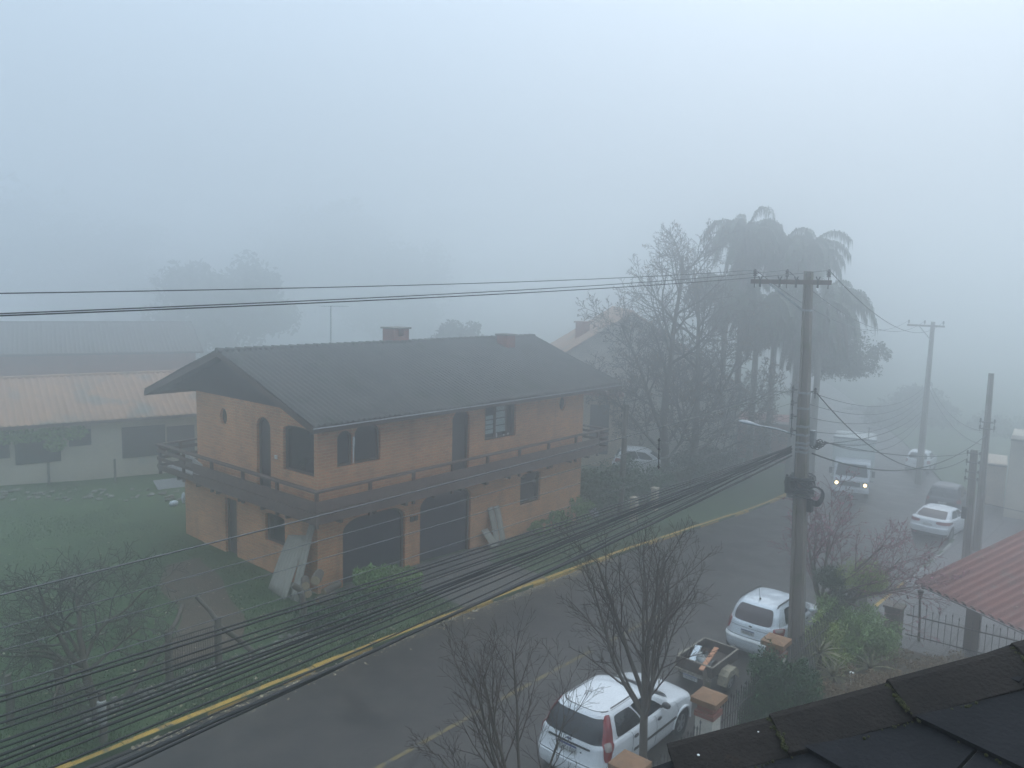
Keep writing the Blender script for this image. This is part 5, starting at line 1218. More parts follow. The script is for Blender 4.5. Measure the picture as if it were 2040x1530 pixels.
for z0_, z1_ in ((.86, .94), (3.38, 3.47)):
    b = MB()
    for x in (-.20, -4.52): b.span(x - .02, x + .02, -1.22, 1.22, z0_, z1_)
    for s in (-1, 1): b.span(-4.5, -.22, s * 1.21 - .015, s * 1.21 + .015, z0_ - .008, z1_ - .006)
    b.build('box_rail', M['steel'], bx, local=True)
b = MB(); b.tube([(-.3, .75, 3.45), (-.3, .75, 4.15)], .03, 6); b.box((-.3, .75, 4.16), (.05, .25, .04)); b.build('roof_mast', M['steel'], t, local=True)
# the small open trailer
TX, TY = 18.72, 8.58
t = thing('cargo_trailer', 'small rusty open trailer holding scrap boards, behind the compact car', 'trailer', (TX, TY, road_z(TX) + .045), rad(-1))
L2, W2, z0, z1 = .76, .49, .54, .80
b = MB(); b.box((0, 0, z0), (2 * L2, 2 * W2, .05)); b.build('floor', M['trailer'], t, local=True)
for s in (-1, 1): b = MB(); b.box((0, s * W2, (z0 + z1) / 2), (2 * L2, .035, z1 - z0)); b.build('side_panel', M['trailer'], t, local=True)
b = MB(); b.box((L2 - .0175, 0, (z0 + z1) / 2), (.035, 2 * W2 - .04, z1 - z0)); b.build('front_panel', M['trailer'], t, local=True)
b = MB(); b.box((-L2 - .02, 0, (z0 + z1) / 2 + .01), (.03, 2 * W2 + .03, z1 - z0)); b.build('tailgate', M['trailer'], t, local=True)
b = MB()
for s in (-1, 1): b.bar((-L2, s * W2, z1 + .012), (L2, s * W2, z1 + .012), .045, .02)
b.bar((-L2 - .02, -W2, z1 + .035), (-L2 - .02, W2, z1 + .035), .05, .02); b.bar((L2 - .02, -W2 + .03, z1 + .012), (L2 - .02, W2 - .03, z1 + .012), .045, .02)
b.bar((-L2 - .06, -W2 - .02, z0 - .04), (-L2 - .06, W2 + .02, z0 - .04), .06, .07)
b.build('rim', M['trailer_edge'], t, local=True)
b = MB(); b.bar((-L2, .2, z0 - .06), (L2 + .9, 0, z0 - .1), .06, .06); b.bar((-L2, -.2, z0 - .06), (L2 + .9, 0, z0 - .1), .06, .06); b.box((-.05, 0, .30), (.06, 1.2, .06)); b.build('drawbar', M['iron'], t, local=True)
for s in (-1, 1):
    wheel(t, -.05, s * .70, .27, s)
    b = MB(); rows = []
    for k in range(7):
        a = PI * (k / 6); rows.append([V((-.05 - .37 * math.cos(a) * (1.0 if 0 < k < 6 else 1.08), s * .50, .27 + .34 * min(1, math.sin(a) * 1.35))), V((-.05 - .37 * math.cos(a) * (1.0 if 0 < k < 6 else 1.08), s * .75, .27 + .34 * min(1, math.sin(a) * 1.35)))])
    b.grid(rows); b.add([r[1] for r in rows] + [V((-.05 + (r[1].x + .05) * .86, r[1].y, max(.25, r[1].z - .17))) for r in rows], [(i, i + 1, 8 + i, 7 + i) for i in range(6)]); b.build('mudguard', M['mud_pale'], t, local=True)
plate(t, -L2 - .10, z0 - .13, 0, 'IXO9052', .40, .12, .05)
ZT = road_z(TX) + .045
def loose(nm, lb, ct, mt, pts, th, grp=None):
    b = MB(); p0, p1, wd = pts; b.bar(V((TX, TY, ZT)) + V(p0), V((TX, TY, ZT)) + V(p1), wd, th); tag(b.build(nm, mt), lb, ct, grp)
loose('plank', 'orange plank sticking out over the trailer tailgate', 'plank', M['plank'], ((-1.02, -.30, .80), (.28, -.10, .87), .12), .03)
loose('board', 'pale blue white board lying in the trailer', 'board', M['white_board'], ((-.58, .20, .66), (.20, .38, .80), .17), .025)
b = MB(); rows = []
for i in range(7):
    u = i / 6; rows.append([V((TX - .45 + .75 * u + .12 * v, TY - .10 + .35 * v + .05 * u, ZT + .60 + .20 * abs(v) ** 2 + .10 * math.sin(u * 5))) for v in (-.6, -.3, 0, .3, .6, .8)])
b.grid(rows); sv_ = b.build('plastic_sheet', M['plastic'], smooth=60); tag(sv_, 'crumpled glassy sheet lying beneath the orange plank', 'sheet')
md = sv_.modifiers.new('thick', 'SOLIDIFY'); md.thickness = .006
b = MB(); rows = []
loose('panel', 'grey board leaning outside the tailgate beneath the orange plank', 'board', M['concrete'], ((-.86, -.42, .22), (-.80, -.33, .74), .20), .03)
# ------------------------------------------------------------------ front fence of the own plot
FY = 6.40
def pillar_capped(label, x, group):
    zb = gz(x, FY); t = thing('fence_pillar', label, 'pillar', (x, FY, zb), 0, group); zt = 2.02
    b = MB(); b.span(x - .19, x + .19, FY - .19, FY + .19, zb - .2, zt - .47); b.build('shaft', M['plaster'], t, bevel=.01)
    b = MB(); b.span(x - .17, x + .17, FY - .17, FY + .17, zt - .36, zt - .182); b.span(x - .215, x + .215, FY - .215, FY + .215, zt - .47, zt - .36); b.build('neck', M['brick_red'], t, bevel=.012)
    b = MB(); h = .275; b.span(x - h, x + h, FY - h, FY + h, zt - .18, zt - .07)
    b.add([(x - h, FY - h, zt - .068), (x + h, FY - h, zt - .068), (x + h, FY + h, zt - .068), (x - h, FY + h, zt - .068), (x - .06, FY - .06, zt + .0), (x + .06, FY - .06, zt), (x + .06, FY + .06, zt), (x - .06, FY + .06, zt)], [(0, 1, 5, 4), (1, 2, 6, 5), (2, 3, 7, 6), (3, 0, 4, 7), (4, 5, 6, 7)])
    b.build('cap', M['cap_brick'], t, bevel=.012)
PXs = []
for lb, px, py in (('orange capped fence pillar at the bottom edge beside the near hatchback', 1240, 1508), ('orange capped fence pillar between near hatchback and trailer', 1412, 1383), ('orange capped fence pillar half behind the dark conifer', 1552, 1273)):
    p = on_z(px, py, 2.0); p = on_y(px, py, FY) if False else p; PXs.append(on_z(px, py, 1.98).x); pillar_capped(lb, PXs[-1], 'orange capped fence pillars')
def picket_fence(label, p0, p1, ztop, zbot, step, name='metal_fence', r=.011, spear=True):
    p0, p1 = V(p0), V(p1); t = thing(name, label, 'fence', (p0.x, p0.y, zbot(p0))); Lf = (p1 - p0).length; n = int(Lf / step); b = MB(); d = (p1 - p0).normalized()
    for k in range(1, n):
        p = p0.lerp(p1, k / n); zt = ztop(p) + (.07 if k % 2 else 0); b.tube([(p.x, p.y, zbot(p)), (p.x, p.y, zt)], r, 5)
        if spear: b.tube([(p.x, p.y, zt), (p.x, p.y, zt + .05), (p.x, p.y, zt + .11)], [r * .9, r * 2.2, .001], 5)
    b.build('pickets', M['iron'], t)
    for zf in (.10, .80):
        b = MB(); b.bar((p0.x, p0.y, lerp(zbot(p0), ztop(p0), zf)), (p1.x, p1.y, lerp(zbot(p1), ztop(p1), zf)), .03, .035); b.build('rail', M['iron'], t)
    b = MB(); b.bar((p0.x, p0.y, zbot(p0) + .06), (p1.x, p1.y, zbot(p1) + .06), .16, .16)
    return t
ft, fb = (lambda p: 1.42 - .03 * (p.x - 12) * .3), (lambda p: gz(p.x, p.y) + .08)
ends_ = [6.0] + [x for x in PXs] + [25.4]; ends_.sort()
lbs = ['dark spear topped railing at the bottom edge left of the first pillar', 'dark spear topped railing between the two nearest orange capped pillars', 'dark spear topped railing running behind the dark conifer shrub', 'dark spear topped railing behind spiky plants and clipped pine']
for i in range(4): picket_fence(lbs[i], (ends_[i] + .2, FY, 0), (ends_[i + 1] - .2, FY, 0), ft, fb, .125)
b = MB(); b.span(6, 25.5, FY - .08, FY + .08, -1.2, 0)
b.v = [(x, y, gz(x, FY) + .06 if z == 0 else z) for x, y, z in b.v]; tag(b.build('low_wall', M['concrete']), 'low concrete plinth under the front railing', 'wall')
# gate fence on the far side of the garden
p0, p1 = V((25.92, 5.42, 0)), V((26.25, 1.2, 0))
picket_fence('pale grey iron fence with spear tops under the red carport roof', p0, p1, lambda p: gz(p.x, p.y) + .95, lambda p: gz(p.x, p.y) + .05, .17, 'iron_fence', .010)
b = MB(); zg = gz(25.8, 5.75); b.span(25.55, 26.0, 5.52, 5.98, zg - .2, zg + .95); b.span(25.5, 26.05, 5.47, 6.03, zg + .95, zg + 1.03)
for s in (-1, 1): b.tube([(25.78 + .12 * s, 5.75, zg + 1.03), (25.78 + .17 * s, 5.75 - .05, zg + 1.12), (25.78 + .13 * s, 5.75 - .12, zg + 1.2)], .012, 5)
tag(b.build('gate_pillar', M['concrete'], bevel=.01), 'dark stone gate pillar at the corner of the iron fence', 'pillar')
# carport with the red corrugated roof
P0 = V((25.32, 5.0, 1.60)); ed = V((-.53, -.848, 0)); ud_ = V((.848, -.53, math.tan(rad(17)))); ud_.normalize(); nn = ed.cross(ud_); nn = -nn if nn.z < 0 else nn
cp = thing('carport', 'open carport under a red corrugated roof at the right edge', 'carport', (P0.x, P0.y, gz(P0.x, P0.y)))
b = MB(); rows = []; per = .29
for j in range(21):
    v = -.15 + 7.2 * j / 20; lift = .0
    rows.append([P0 + ed * (6.2 * i / 270 - .06) + ud_ * v + nn * (.06 * max(-.5, math.cos(2 * PI * (6.2 * i / 270) / per)) + .004 * math.sin(j * 2.1 + i * .05)) for i in range(271)])
b.grid(rows); co_ = b.build('roof', M['roof_carport'], cp, smooth=60, fixn=True)
b = MB(); b.bar(P0 + ed * -.06 - nn * .07 - ud_ * .06, P0 + ed * 6.2 - nn * .07 - ud_ * .06, .05, .12); b.build('fascia', M['wood_dark'], cp)
b = MB(); b.tube([P0 + ed * -.08 - nn * .02 - ud_ * .17, P0 + ed * 6.2 - nn * .02 - ud_ * .17], .016, 6); b.build('gutter_edge', M['steel'], cp)
b = MB()
for f in (.8, 2.6, 4.4, 6.4): b.bar(P0 + ud_ * f - nn * .11, P0 + ud_ * f + ed * 6.1 - nn * .11, .08, .10)
b.bar(P0 - nn * .2 + ed * .02, P0 + ud_ * 7 - nn * .2 + ed * .02, .08, .10)
b.build('rafters', M['wood_dark'], cp)
b = MB(); q = V((25.98, 5.02, 0)); q.z = gz(q.x, q.y); tz = on_plane(1834, 1178, P0 - nn * .14, nn); b.tube([q - Z_ * .1, (tz.x, tz.y, tz.z - .18)], .035, 8); b.tube([(tz.x, tz.y, tz.z - .25), (tz.x, tz.y, tz.z + .02)], [.04, .09], 8); b.build('post', M['iron'], cp, smooth=40)
b = MB(); q = V((26.55, 3.72, 0)); zq = gz(q.x, q.y); b.span(q.x - .19, q.x + .19, q.y - .19, q.y + .19, zq - .2, zq + 2.25); b.build('brick_pillar', M['concrete'], cp, bevel=.01)
b = MB(); rgt = random.Random(4)
for k in range(9): p = P0 + ed * rgt.uniform(.1, 3) + ud_ * rgt.uniform(.2, 5) + nn * .06; b.ball(p, (rgt.uniform(.02, .05), rgt.uniform(.02, .04), .012), 6, 4)
b.build('roof_debris', M['leaf_litter'], co_)
# ------------------------------------------------------------------ the slate roof the photograph is taken over
th, el = rad(17), rad(22)
Cc = V((math.sin(th), math.cos(th), 0)); Ss = V((math.cos(th) * math.cos(el), -math.sin(th) * math.cos(el), math.sin(el))); Nn = Ss.cross(Cc); Nn = -Nn if Nn.z < 0 else Nn
A = CAM + ray(1338, 1522) * 3.25
B_ = on_plane(2040, 1318, A, Nn); hd = (B_ - A).normalized()
sr = thing('slate_roof', 'black slate roof corner with dark hip tiles in the near corner', 'roof', (A.x, A.y, A.z))
def sl(c, s): return A + Cc * c + Ss * s
# plane basis: hip runs from A along hd = a*C + b*S ; slates only on the near side of it
ca_, sa_ = hd.dot(Cc), hd.dot(Ss)
def hip_side(c, s): return c * sa_ - s * ca_      # sign tells the side
side_sign = 1 if hip_side(-1.0, 0) > 0 else -1
rgs = random.Random(6); ex, wd = .335, .50
slb = MB()
def clip(poly):                                   # keep what lies on the near side of the hip
    out = []; f = lambda p: side_sign * hip_side(*p) - .02
    for i in range(len(poly)):
        a, b = poly[i], poly[(i + 1) % len(poly)]; fa, fb_ = f(a), f(b)
        if fa >= 0: out.append(a)
        if fa * fb_ < 0: t_ = fa / (fa - fb_); out.append((lerp(a[0], b[0], t_), lerp(a[1], b[1], t_)))
    return out
for k in range(-7, 14):
    off = (k % 2) * wd * .5 + rgs.uniform(-.03, .03)
    for j in range(-16, 8):
        c0 = j * wd + off; g_ = .006; poly = clip([(c0 + g_, k * ex), (c0 + wd - g_, k * ex), (c0 + wd - g_, k * ex + ex + .05), (c0 + g_, k * ex + ex + .05)])
        if len(poly) < 3: continue
        jz = rgs.uniform(0, .004); pl = [(A + Cc * c + Ss * s + Nn * (.028 + jz - .07 * (s - k * ex)), ) for c, s in poly]
        top = [p[0] for p in pl]; n = len(top); slb.add(top + [p - Nn * .022 for p in top], [tuple(range(n))] + [(i, n + i, n + (i + 1) % n, (i + 1) % n) for i in range(n)])
slb.build('slates', M['slate'], sr, fixn=False)
# hip tiles: overlapping angled caps
perp = (Nn.cross(hd)).normalized()
if hip_side(perp.dot(Cc), perp.dot(Ss)) * side_sign < 0: perp = -perp
Lh = (B_ - A).length; tl = .43; hp_ = MB(); ms = MB(); k = 0; s0 = -.0
far_n = (perp * -.55 - Nn * .83).normalized()
xs = [0.0] + [on_plane(px, py, A, Nn) for px, py in ((1548, 1470), (1782, 1395), (2030, 1320))]
cuts = [0.0] + [(p - A).dot(hd) for p in xs[1:]] + [(xs[3] - A).dot(hd) + tl, (xs[3] - A).dot(hd) + 2 * tl, (xs[3] - A).dot(hd) + 3 * tl]
for i in range(len(cuts) - 1):
    u0, u1 = cuts[i], cuts[i + 1] + .012; lift0, lift1 = (.055, .040) if i % 2 == 0 else (.055, .040)
    rws = []
    for u, lf in ((u0 + .004, .050), (u1, .036)):
        o_ = A + hd * u; a = o_ + perp * .125 + Nn * (lf - .020); m_ = o_ - perp * .012 + Nn * (lf + .012); m2 = o_ - perp * .045 + Nn * (lf + .004); e_ = o_ + far_n * .13 + Nn * lf - perp * .04
        rws.append([a - Nn * .02, a, o_ + perp * .035 + Nn * (lf + .004), m_, m2, e_])
    vs = rws[0] + rws[1]; n = 6
    hp_.add(vs, [(j, j + 1, n + j + 1, n + j) for j in range(n - 1)] + [tuple(range(n - 1, -1, -1)), tuple(range(n, 2 * n))])
for i, cu in enumerate(cuts[1:4]):
    for q in range(46):
        f = rgs.random(); c = A + hd * (cu + rgs.gauss(0, .006)) + perp * lerp(.125, -.03, f) + Nn * .045; ms.ball(c, rgs.uniform(.003, .008), 5, 3)
for q in range(300):
    u = rgs.uniform(0, cuts[4]); c = A + hd * u + perp * (.130 + abs(rgs.gauss(0, .010))) + Nn * .022; 
    if math.sin(u * 9) + rgs.uniform(-1, 1) > .4: ms.ball(c, rgs.uniform(.002, .007), 5, 3)
for k in range(-3, 6):
    for q in range(110):
        c = rgs.uniform(-4, 2); s = k * ex
        if side_sign * hip_side(c, s) < .06 or math.sin(c * 7 + k) + rgs.uniform(-.8, .8) < .2: continue
        ms.ball(A + Cc * c + Ss * (s - abs(rgs.gauss(0, .006))) + Nn * .012, rgs.uniform(.002, .008), 5, 3)
hp_.build('hip_tiles', M['ridge_cap'], sr, bevel=.004, fixn=True); ms.build('moss_tufts', M['moss'], sr, smooth=60)
b = MB(); b.ball(A + hd * .33 + perp * .03 + Nn * .062, (.004, .004, .002), 6, 4); b.ball(A + hd * .10 + perp * .045 + Nn * .052, (.006, .006, .003), 6, 4); b.build('droppings', M['white_paint'], sr)
# the slope beyond the hip, and the wall below it
b = MB(); D2 = (V((Cc.x, Cc.y, 0)) * math.cos(el) - Z_ * math.sin(el)).normalized()
b.add([A + hd * -.02 - Nn * .03, A + hd * 3.2 - Nn * .03, A + hd * 3.2 + D2 * .55 - Nn * .03, A + hd * -.02 + D2 * .10 - Nn * .03], [(0, 1, 2, 3)]); b.build('far_slope', M['slate'], sr)
# ------------------------------------------------------------------ neighbours
def gable_house(name, label, c, ang, wx, wy, zb, ze, zr, mw, mr, cat='house', ov=.5, group=None, ridge_along='x'):
    t = thing(name, label, cat, (c[0], c[1], zb), 0, group); R = Matrix.Rotation(ang, 3, 'Z'); cc = V((c[0], c[1], 0))
    W_ = lambda x, y, z: cc + R @ V((x, y, 0)) + Z_ * z
    b = MB(); P = [(-wx, -wy), (wx, -wy), (wx, wy), (-wx, wy)]
    vs = [W_(x, y, zb - .6) for x, y in P] + [W_(x, y, ze) for x, y in P] + [W_(-wx, 0, zr - .08), W_(wx, 0, zr - .08)]
    b.add(vs, [(0, 1, 5, 4), (1, 2, 6, 9, 5), (2, 3, 7, 6), (3, 0, 4, 8, 7)]); b.build('wall', mw, t)
    b = MB(); sl_ = (zr - ze) / wy; n = int(2 * (wx + ov) / .30 * 6)
    for s in (-1, 1):
        rows = []
        for j in range(33):
            f = j / 32; y = s * lerp(wy + ov, 0, f); zz = zr - abs(y) * sl_
            rows.append([W_(lerp(-wx - ov, wx + ov, i / n), y, zz + .055 * max(0, math.cos(2 * PI * i / 6)) + (.030 if j % 2 else 0)) for i in range(n + 1)])
        b.grid(rows)
    r_ = b.build('roof', mr, t, smooth=50, fixn=True)
    b = MB(); b.tube([W_(-wx - ov, 0, zr + .02), W_(wx + ov, 0, zr + .02)], .10, 8); b.build('ridge_tiles', mr, r_)
    b = MB()
    for s in (-1, 1): b.bar(W_(-wx - ov, s * (wy + ov), ze - ov * sl_ - .07), W_(wx + ov, s * (wy + ov), ze - ov * sl_ - .07), .04, .14)
    b.build('fascia', M['wood_dark'], t)
    return t, W_, r_
# clay tiled bungalow at the left
a_, c_ = on_ground(0, 968), on_ground(390, 940); dirb = (c_ - a_); dirb.z = 0; Lb = dirb.length; dirb.normalize(); angb = math.atan2(dirb.y, dirb.x); nb = V((-dirb.y, dirb.x, 0))
zb_ = (a_.z + c_.z) / 2; eL = on_plane(0, 845, a_, nb); 
ez_ = on_plane(195, 838, a_ - nb * .55, nb).z; rdg = on_plane(150, 749, a_ + nb * 3.4, nb).z
cen = a_.lerp(c_, .5) + nb * 3.4 + dirb * .5
wyb = 3.4; slope_b = (rdg - ez_) / (wyb + .55)
bt, Wb, br = gable_house('bungalow', 'low pale bungalow with long clay tiled roof beyond the lawn', (cen.x, cen.y), angb, Lb / 2 + 5.5, wyb, zb_, ez_ + .55 * slope_b, rdg, M['white_wall'], M['roof_clay'], ov=.55)
def wpt(px, py, off=.02): return on_plane(px, py, a_ - nb * off, nb)
for (x0, y0, x1, y1), nm, mt in (((28, 862, 122, 918), 'window', 'shutter'), ((136, 858, 182, 886), 'window', 'shutter'), ((242, 852, 330, 905), 'window', 'shutter'), ((332, 850, 388, 900), 'window', 'shutter'), ((-60, 866, 20, 912), 'window', 'shutter')):
    p, q = wpt(x0, y0), wpt(x1, y1); b = MB(); b.bar((p + V((q.x, q.y, p.z))) / 2 * 0 + V((p.x, p.y, (p.z + q.z) / 2)), V((q.x, q.y, (p.z + q.z) / 2)), .05, abs(p.z - q.z)); b.build(nm, M[mt], bt)
b = MB()
rgv = random.Random(14)
bsh = thing('creeper', 'green creeper hanging under the left eave of the bungalow', 'creeper', wpt(90, 880, .3))
b = MB()
for px, py, w_ in ((20, 870, .8), (60, 868, .9), (105, 862, .8), (150, 862, .6), (110, 885, .5)):
    leaf_quads(b, rgv, wpt(px, py, .28), (w_, .28, .35), 420, .16)
b.build('foliage', M['leaf_mid'], bsh)
# faint second bungalow behind it
q = at_dist(150, 690, 70); gable_house('bungalow', 'faint dark roofed house behind the clay tiled bungalow', (q.x - 1, q.y + 1), angb - .1, 9.4, 5, gz(q.x, q.y), 4.6, at_dist(150, 642, 71).z, M['brick_red'], M['roof_tile'])
# yard behind the lawn
for lb, px, py, h in (('thin fence post, left of two before the white bungalow wall', 98, 964, 1.0), ('thin fence post, right of two before the white bungalow wall', 230, 960, 1.1)):
    p = on_ground(px, py); b = MB(); b.tube([p - Z_ * .1, p + Z_ * h], .055, 8); tag(b.build('fence_post', M['wood_post'], smooth=60), lb, 'post', 'posts before the bungalow')
p0, p1 = on_ground(315, 976), on_ground(378, 968); b = MB(); d = (p1 - p0); up_ = V((-.1, .25, .42)); b.add([p0, p1, p1 + up_, p0 + up_] + [q + V((.0, .05, -.02)) for q in (p0, p1, p1 + up_, p0 + up_)], [(0, 1, 2, 3), (7, 6, 5, 4), (0, 4, 5, 1), (1, 5, 6, 2), (2, 6, 7, 3), (3, 7, 4, 0)])
tag(b.build('metal_sheet', M['steel']), 'pale sheet leaning low behind the house by the balcony end', 'sheet')
b = MB(); p = on_ground(366, 1003); b.ball(p + Z_ * .25, (.10, .10, .26), 8, 6); b.ball(p + V((-.5, -.1, .12)), (.22, .16, .13), 8, 5); tag(b.build('garden_junk', M['white_board'], smooth=60), 'small pale lump and bottle near the back house corner', 'junk')
b = MB(); rgv = random.Random(17)
for k in range(70):
    p = on_ground(rgv.uniform(0, 360), 1000 - rgv.uniform(0, 24) - .03 * k * .2); s = rgv.uniform(.04, .12); b.ball(p + Z_ * .05, (s * 1.4, s, s * .6), 6, 4)
tag(b.build('rubble', M['stone']), 'broken stones along the far side of the lawn', 'rubble', kind='stuff')
# pale gabled house behind the big bare trees
q = at_dist(1232, 760, 57); apex = at_dist(1222, 618, 54).z; th_, Wt, rt_ = gable_house('gabled_house', 'pale tall gabled house behind the big bare trees', (q.x, q.y), math.atan2(-q.y, -q.x) + .12, 5.5, 7.2, gz(q.x, q.y), apex - 4.6, apex, M['plaster'], M['roof_clay'], ov=.7)
p = at_dist(1161, 640, 55); b = MB(); b.span(p.x - .35, p.x + .35, p.y - .35, p.y + .35, p.z - 3.0, p.z - .1); b.span(p.x - .45, p.x + .45, p.y - .45, p.y + .45, p.z - .1, p.z); b.build('chimney', M['brick_red'], rt_)
def facing_box(name, label, px0, px1, d, ytop, ybot, mt, depth, cat, ang=None):
    p, q = at_dist(px0, 700, d), at_dist(px1, 700, d); zt = at_dist((px0 + px1) / 2, ytop, d).z; zb = min(gz(p.x, p.y), gz(q.x, q.y)) - .5
    p.z = q.z = 0; dv = (q - p); nv = V((dv.y, -dv.x, 0)).normalized(); 
    if nv.dot(p) < 0: nv = -nv
    t = thing(name, label, cat, (p.x, p.y, zb)); b = MB()
    vs = [p + Z_ * zb, q + Z_ * zb, q + nv * depth + Z_ * zb, p + nv * depth + Z_ * zb]; up = [V((a.x, a.y, zt)) for a in vs]
    b.add(vs + up, [(0, 1, 5, 4), (1, 2, 6, 5), (2, 3, 7, 6), (3, 0, 4, 7), (4, 5, 6, 7)]); b.build('wall', mt, t); return t, p, q, nv, zt
t, p, q, nv, zt = facing_box('garage', 'white framed garage with dark opening right of the brick house', 1150, 1246, 50, 784, 900, M['plaster_cream'], 4.0, 'garage')
b = MB(); f = lambda u: p.lerp(q, u) - nv * .02
o0, o1 = f(.32), f(.72); zl = at_dist(1190, 806, 50).z; b.add([V((o0.x, o0.y, zl - 3.2)), V((o1.x, o1.y, zl - 3.2)), V((o1.x, o1.y, zl)), V((o0.x, o0.y, zl))], [(0, 1, 2, 3)]); b.build('garage_door', M['dark_in'], t)  # flat dark panel paints the shade inside the open garage, no door leaf
b = MB(); b.bar(p - nv * .4 + Z_ * (zt + .06), q - nv * .4 + Z_ * (zt + .06), 1.4, .12); b.build('roof_slab', M['roof_red'], t)
t, p, q, nv, zt = facing_box('brick_building', 'low red brick building behind the palms, left of the pole', 1440, 1592, 60, 842, 960, M['brick_red'], 5.0, 'building')
b = MB(); b.bar(p - nv * .3 + Z_ * (zt + .07), q - nv * .3 + Z_ * (zt + .07), 1.2, .14); b.build('roof_slab', M['concrete'], t)
b = MB(); o0, o1 = p.lerp(q, .55) - nv * .02, p.lerp(q, .72) - nv * .02; b.add([V((o0.x, o0.y, zt - 2.4)), V((o1.x, o1.y, zt - 2.4)), V((o1.x, o1.y, zt - .9)), V((o0.x, o0.y, zt - .9))], [(0, 1, 2, 3)]); b.build('window', M['window_dark'], t)
t, p, q, nv, zt = facing_box('brick_wall', 'dull brownish wall of a house at the far right edge', 1978, 2031, 54, 930, 1000, M['plaster_cream'], 4.0, 'wall')
b = MB(); b.bar(p - nv * .05 + Z_ * (zt + .05), q - nv * .05 + Z_ * (zt + .05), .4, .10); b.build('coping', M['concrete'], t)
t, p, q, nv, zt = facing_box('house_corner', 'pale corner of a house at the right edge beside the brownish wall', 2033, 2130, 51, 880, 1000, M['white_wall'], 4.0, 'house')
b = MB(); b.bar(p - nv * .3 + Z_ * (zt + .06), q - nv * .3 + Z_ * (zt + .06), 1.4, .12); b.build('roof_slab', M['concrete'], t)
# cream gate pillars of the neighbour's entrance
for lb, px, py in (('cream gate pillar by the verge, left one', 1262, 1038), ('cream gate pillar by the verge, right one under ivy', 1303, 1016)):
    p = on_ground(px, py); b = MB(); b.span(p.x - .15, p.x + .15, p.y - .15, p.y + .15, p.z - .2, p.z + 1.1); b.span(p.x - .18, p.x + .18, p.y - .18, p.y + .18, p.z + 1.1, p.z + 1.16); tag(b.build('gate_pillar', M['plaster_cream'], bevel=.01), lb, 'pillar', 'cream gate pillars')
# ------------------------------------------------------------------ small things round the brick house
def corr_sheet(label, bl, br, tl, tr, per, amp, mt, group):
    b = MB(); n = 60; rows = []; bl, br, tl, tr = V(bl), V(br), V(tl), V(tr); nr = (br - bl).cross(tl - bl).normalized(); Ls = (br - bl).length
    for j in range(9):
        v = j / 8; rows.append([bl.lerp(br, i / n).lerp(tl.lerp(tr, i / n), v) + nr * (amp * math.sin(2 * PI * i / n * Ls / per) + .03 * math.sin(PI * v)) for i in range(n + 1)])
    b.grid(rows); o = b.build('corrugated_sheet', mt, smooth=60); md = o.modifiers.new('thick', 'SOLIDIFY'); md.thickness = .012; return tag(o, label, 'sheet', group)
GSH = 'fibre cement sheets leaning on the house'
zc = gz(14, 21) + .02
corr_sheet('wide corrugated cement sheet leaning at the front house corner', (13.80, 21.55, zc), (13.62, 20.35, zc), (14.57, 21.55, 1.75), (14.60, 20.55, 1.95), .18, .025, M['asbestos'], GSH)
corr_sheet('narrow grey cement sheet leaning against the very corner', (13.75, 20.28, zc), (13.8, 19.95, zc), (14.62, 20.48, 2.35), (14.64, 20.22, 2.35), .18, .02, M['asbestos'], GSH)
for k, (x, lb) in enumerate(((22.85, 'narrow cement sheet left of the pair right of the garages'), (23.22, 'narrow cement sheet right of the pair right of the garages'))):
    zq = gz(x, 19.7) ; corr_sheet(lb, (x, 19.72 , zq), (x + .33, 19.72, zq), (x - .12, 20.06, zq + 1.55), (x + .21, 20.06, zq + 1.55), .4, .015, M['asbestos'], GSH)
zq = gz(22.6, 19.6); corr_sheet('short curved cement sheet in front of the leaning pair', (22.5, 19.55, zq), (22.85, 19.5, zq), (22.35, 20.03, zq + .72), (22.7, 20.03, zq + .72), .9, .05, M['asbestos'], GSH)
rgl = random.Random(33)
def log(label, px, py, r, L_, yaw, grp='cut logs at the house corner'):
    c = on_y(px, py, 19.15); c.z = max(c.z, gz(c.x, c.y) + r); d = V((math.cos(yaw), math.sin(yaw), .06)).normalized()
    b = MB(); b.tube([c, c + d * L_ * .5, c + d * L_], [r, r * 1.03, r * .97], 12, cap=False); o = b.build('log', M['bark'], smooth=60); tag(o, label, 'log', grp)
    ORIG[o.name] = V((0, 0, 0)); b = MB(); b.lathe(c, [(r * .99, .0), (r * .8, -.006), (.01, -.008)], 12, d); b.build('cut_face', M['wood_cut'], o)
log('upper left cut log with pale end beside the leaning sheet', 609, 1168, .13, .5, 1.0); log('topmost cut log with large pale end under the shrub', 628, 1157, .15, .55, .7); log('lowest cut log with small pale end by the verge', 614, 1184, .12, .45, 1.2)
log('dark weathered log lying right of the pale cut ones', 645, 1180, .11, .7, .2); log('thick dark log lying in the weeds below the pile', 632, 1196, .12, .6, -.1)
b = MB(); 
for k in range(60):
    x, y = rgl.uniform(13.2, 15.0), rgl.uniform(17.9, 19.4); z_ = gz(x, y) + rgl.uniform(.02, .35) * (1 - abs(x - 14.1)); a = rgl.uniform(0, 6.3); l_ = rgl.uniform(.2, .7); b.tube([(x, y, z_), (x + l_ * math.cos(a) * .5, y + l_ * math.sin(a) * .5, z_ + .05), (x + l_ * math.cos(a), y + l_ * math.sin(a), z_ + rgl.uniform(-.05, .1))], [.018, .013, .006], 4)
tag(b.build('brushwood', M['twig_grey']), 'heap of dead sticks below the cut logs', 'brushwood', kind='stuff')
b0 = V((13.45, 18.15, gz(13.45, 18.15)))
shrub('weedy dark green growth around the stub post', 0, 0, 1.6, .8, 1500, .08, M['leaf_dark'], 161, b0, k=8)
shrub('low ivy like growth on the verge before the shrubs', 0, 0, 2.4, .55, 1700, .08, M['leaf_dark'], 162, V((15.4, 18.25, gz(15.4, 18.2))), k=8)
